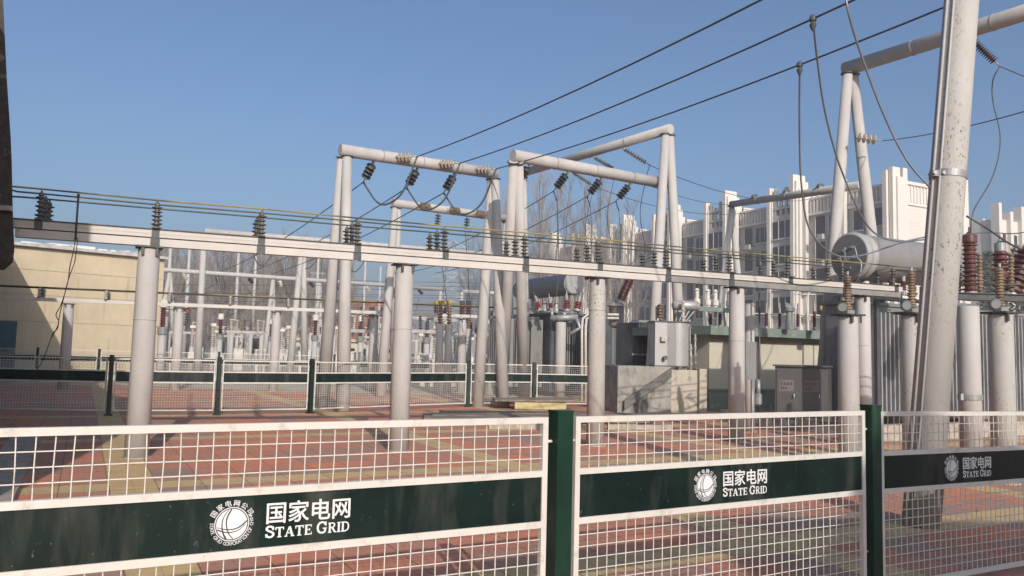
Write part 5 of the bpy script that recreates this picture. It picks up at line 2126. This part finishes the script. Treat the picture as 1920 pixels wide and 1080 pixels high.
for k in range(16):
    s0_ = UN[R.randrange(2, 6)]
    fl = R.randrange(2, 6)
    mb = MB()
    mb.obox(AP(s0_ + R.choice((5.5, 7.55)), .1, .1 + fl * 3.05), S_ * .75, W_ * .4, ZU * .6)
    mb.build('air_conditioner', M['apt_grey'], AB)
# near end: pilasters and end wall with siding
mb = MB()
for s, w_, z, a_, b_ in ((40.2, -.2, 21.6, .5, 1.4), (40.8, .1, 21.9, .45, 1.2), (41.2, .6, 20.9, .25, .9), (41.0, 1.5, 21.9, .45, .7)):
    mb.obox(AP(s, w_, 0), S_ * a_, W_ * b_, ZU * z)
mb.build('pilaster', M['apt'], AB)
mb = MB()
mb.obox(AP(41.2, 11.4, 0), S_ * .35, W_ * 1.0, ZU * 21.9)
mb.obox(AP(41.2, 9.0, 0), S_ * .25, W_ * .5, ZU * 20.6)
mb.build('pilaster', M['apt'], AB)
mb = MB()
for k in range(13):
    mb.obox(AP(41.21, 2.4 + k * .52, 18.5), S_ * .10, W_ * .2, ZU * 1.7)
mb.obox(AP(41.2, 2.2, 20.25), S_ * .22, W_ * 9.3, ZU * .35)
mb.obox(AP(41.2, 2.2, 18.1), S_ * .16, W_ * 9.3, ZU * .2)
z = 1.0
while z < 18:
    mb.obox(AP(41.2, 2.3, z), S_ * .03, W_ * 6.6, ZU * .28)
    z += .34
mb.build('end_wall_trim', M['apt'], AB)
for fl in range(2, 6):
    mb = MB()
    z0 = .9 + fl * 3.05
    mb.obox(AP(41.2, 9.7, z0), S_ * .05, W_ * 1.2, ZU * 2.1)
    mb.build('window', M['glass'], AB)


def simple_apt(label, px0, px1, d, top, cols):
    a, b = at(px0, 640, d), at(px1, 640, d)
    a.z = b.z = 0
    t = thing('apartment_building', label, 'building', a)
    u = E1 * (b - a).length
    un = u.normalized()
    mb = MB()
    zt = at(px0, top + 12, d).z
    mb.obox(a, u, E2 * 10, ZU * zt)
    mb.build('wall', M['apt'], t)
    Lw = u.length / cols
    for c in range(cols + 1):
        mb = MB()
        mb.obox(a + un * (c * Lw - .35) - E2 * .6, un * .7, E2 * 1.2, ZU * (zt + (2.2 if c % 2 == 0 else 1.2)))
        mb.build('pilaster', M['apt'], t)
    for r in range(3, 8):
        for c in range(cols):
            z0 = zt - 1.2 - (8 - r) * 3.0 + .4
            if z0 < 1:
                continue
            mb = MB()
            mb.obox(a + un * (c * Lw + .6) - E2 * .05 + ZU * z0, un * (Lw - 1.2), E2 * .04, ZU * 1.8)
            mb.build('window', M['glass'], t)
    return t


simple_apt('second white apartment block at the picture edge behind the red bushings', 1874, 2020, 112, 398, 4)
simple_apt('faint white apartment block far behind, just right of the leaning pole', 1822, 1880, 165, 415, 3)

# ------------------------------------------------------------------ trees


def bare_tree(seed, h, up=.85, nb=26, spread=.26, m='twig', thick=1.0, sub=9):
    R = random.Random(seed)
    t = thing('bare_tree', '', 'tree', (0, 0, 0))
    mb = MB()
    lean = V((R.uniform(-.03, .03), R.uniform(-.03, .03), 1))
    tr = [lean * (h * k / 6) + V((R.uniform(-.12, .12), R.uniform(-.12, .12), 0)) * (k > 0) for k in range(7)]
    mb.tube(tr, [.17 * thick * (1 - .9 * k / 6) + .02 for k in range(7)], 6)
    mb.build('trunk', M['bark'], t, True)
    mb = MB()

    def twig(p, d, L, r, lev):
        n = 3
        pts = [p]
        for k in range(n):
            d = (d + V((R.uniform(-.16, .16), R.uniform(-.16, .16), R.uniform(-.02, .16)))).normalized()
            pts.append(pts[-1] + d * L / n)
        mb.tube(pts, [r, r * .8, r * .6, r * .35], 3, False, False)
        if lev:
            for k in range(sub if lev == 2 else 5):
                f = R.uniform(.2, 1) * n
                i = min(int(f), n - 1)
                q = pts[i].lerp(pts[i + 1], f - i)
                a_ = R.uniform(0, 6.28)
                side = V((math.cos(a_), math.sin(a_), 0))
                nd = (d * up + side * (1 - up) * 2.2 + ZU * .15).normalized()
                twig(q, nd, L * R.uniform(.32, .6), r * .55, lev - 1)
    for k in range(nb):
        f = .15 + .83 * (k + R.random()) / nb
        i = min(int(f * 6), 5)
        p = tr[i].lerp(tr[i + 1], f * 6 - i)
        a_ = R.uniform(0, 6.28)
        side = V((math.cos(a_), math.sin(a_), 0))
        d = (ZU * up + side * (1 - up) * 2.2).normalized()
        twig(p, d, h * spread * (1.25 - f * .8) * R.uniform(.7, 1.2), .045 * thick * (1.2 - f * .6), 2)
    mb.build('crown', M[m], t, True)
    return t


TP = [None, None, None, None]
TP = [bare_tree(3, 14, .80, 22, .30), bare_tree(5, 15, .86, 24, .26), bare_tree(9, 12, .70, 20, .34, 'twig_pale'), bare_tree(31, 15, .84, 24, .26, 'twig_pale', .62, 7)]
placed = [0, 0, 0, 0]


def put_tree(k, px, d, htpx, label, group):
    p = at(px, 640, d)
    h = at(px, htpx, d).z
    H0 = (14, 15, 12, 15)[k]
    s = h / H0
    if placed[k] == 0:
        o = TP[k]
        o.location = (p.x, p.y, 0)
        o['label'] = label
        o.scale = (s * 1.05, s * 1.05, s)
    else:
        o = dup(TP[k], (p.x, p.y, 0), 0, label, (s * 1.05, s * 1.05, s))
    placed[k] += 1
    o.rotation_euler = (0, 0, rnd.uniform(0, 6))
    o['group'] = group
    o['category'] = 'tree'
    return o


same = 'bare winter tree in the grey brown row behind the far pipe gantry'
for i in range(30):
    px = 285 + i * 12.6 + rnd.uniform(-4, 4)
    put_tree(i % 2, px, rnd.uniform(88, 118), 462 + rnd.uniform(-12, 26) + max(0, px - 560) * .35, same, 'bare trees behind the far gantry')
same = 'low pale bare tree in the sunlit row before the far low buildings'
for i in range(14):
    px = 325 + i * 24 + rnd.uniform(-6, 6)
    put_tree(2, px, rnd.uniform(66, 78), 560 + rnd.uniform(-10, 14), same, 'low pale bare trees')
same = 'tall slender bare poplar rising between the gantries'
for i, (px, tp) in enumerate(((880, 440), (905, 410), (925, 395), (948, 372), (978, 350), (1000, 342), (1018, 338), (1036, 342), (1058, 348), (1085, 352), (1112, 345), (1145, 372), (1185, 388))):
    put_tree(3, px, 95 + rnd.uniform(-4, 6), tp, same, 'tall bare poplars')
same = 'bare pale branched tree in front of the far end of the apartments'
for i, (px, tp) in enumerate(((1075, 452), (1128, 440), (1170, 450))):
    put_tree(3, px, 62 + 2 * i, tp, same, 'bare trees before the apartments')
# dark evergreen bits behind the right bushings
def bush(label, px, d, top, w_, seed):
    R = random.Random(seed)
    p = at(px, 640, d)
    h = at(px, top, d).z
    t = thing('evergreen_tree', label, 'tree', (p.x, p.y, 0))
    MB().tube([(p.x, p.y, 0), (p.x, p.y, h * .7)], [.2, .08], 7).build('trunk', M['bark'], t)
    mb = MB()
    for k in range(1600):
        a_ = R.uniform(0, 6.28)
        f = R.random()
        rr = w_ * (1 - f * .7) * math.sqrt(R.random())
        c = V((p.x + rr * math.cos(a_), p.y + rr * math.sin(a_), h * (.25 + .75 * f) + R.uniform(-.3, .1)))
        u = V((R.uniform(-1, 1), R.uniform(-1, 1), R.uniform(-1, 1))).normalized() * .22
        v_ = u.orthogonal().normalized() * .12
        mb.add([c - u, c + v_, c + u, c - v_], [(0, 1, 2, 3)])
    mb.build('crown', M['hill'], t)


bush('dark green tree behind the squat red bushing', 1857, 80, 470, 1.6, 2)
bush('dark olive tree at the picture edge behind the slanted bushing', 1918, 70, 462, 2.2, 5)
# far horizon treeline mass
mb = MB()
R = random.Random(77)
for k in range(5200):
    x = R.uniform(-150, 60)
    y = 190 + R.uniform(0, 40)
    h = R.uniform(4, 12.5) * (1 - .35 * abs(math.sin(x * .05)))
    lean = R.uniform(-.6, .6)
    mb.tube([(x, y, R.uniform(0, 3)), (x + lean, y, h)], [.10, .03], 3, False, False)
o = mb.build('far_woods', M['twig'])
tag(o, 'far grey brown belt of bare trees along the horizon', 'woods', None, 'stuff')

# ------------------------------------------------------------------ haze
hz = bpy.data.materials.new('haze')
hz.use_nodes = True
t_ = hz.node_tree
t_.nodes.remove(t_.nodes['Principled BSDF'])
vol = t_.nodes.new('ShaderNodeVolumePrincipled')
vol.inputs['Color'].default_value = (.80, .76, .78, 1)
vol.inputs['Density'].default_value = .0021
vol.inputs['Anisotropy'].default_value = .1
t_.links.new(vol.outputs[0], t_.nodes['Material Output'].inputs['Volume'])
mb = MB()
mb.obox((-610, -70, -1), (1220, 0, 0), (0, 980, 0), (0, 0, 28))
o = mb.build('haze', hz)
tag(o, 'thin pale winter haze filling the air over the yard', 'haze', None, 'stuff')
# ------------------------------------------------------------------ litter and weeds
R = random.Random(3)
mb = MB()
for k in range(2600):
    u, v_ = R.uniform(-6, 16), R.uniform(2, 20)
    if R.random() < .5:
        v_ = round(v_ / .48) * .48 + .05 + R.uniform(-.02, .02)
    p = EE(u, v_, .012)
    a_ = R.uniform(0, 6.28)
    s_ = R.uniform(.008, .028)
    x_ = V((math.cos(a_), math.sin(a_), R.uniform(-.3, .3))) * s_
    y_ = V((-math.sin(a_), math.cos(a_), R.uniform(-.3, .3))) * s_ * .5
    mb.add([p - x_, p + y_, p + x_, p - y_], [(0, 1, 2, 3)])
o = mb.build('leaf_litter', M['board'])
tag(o, 'small dry leaves and crumbs scattered over the tile paving', 'litter', None, 'stuff')
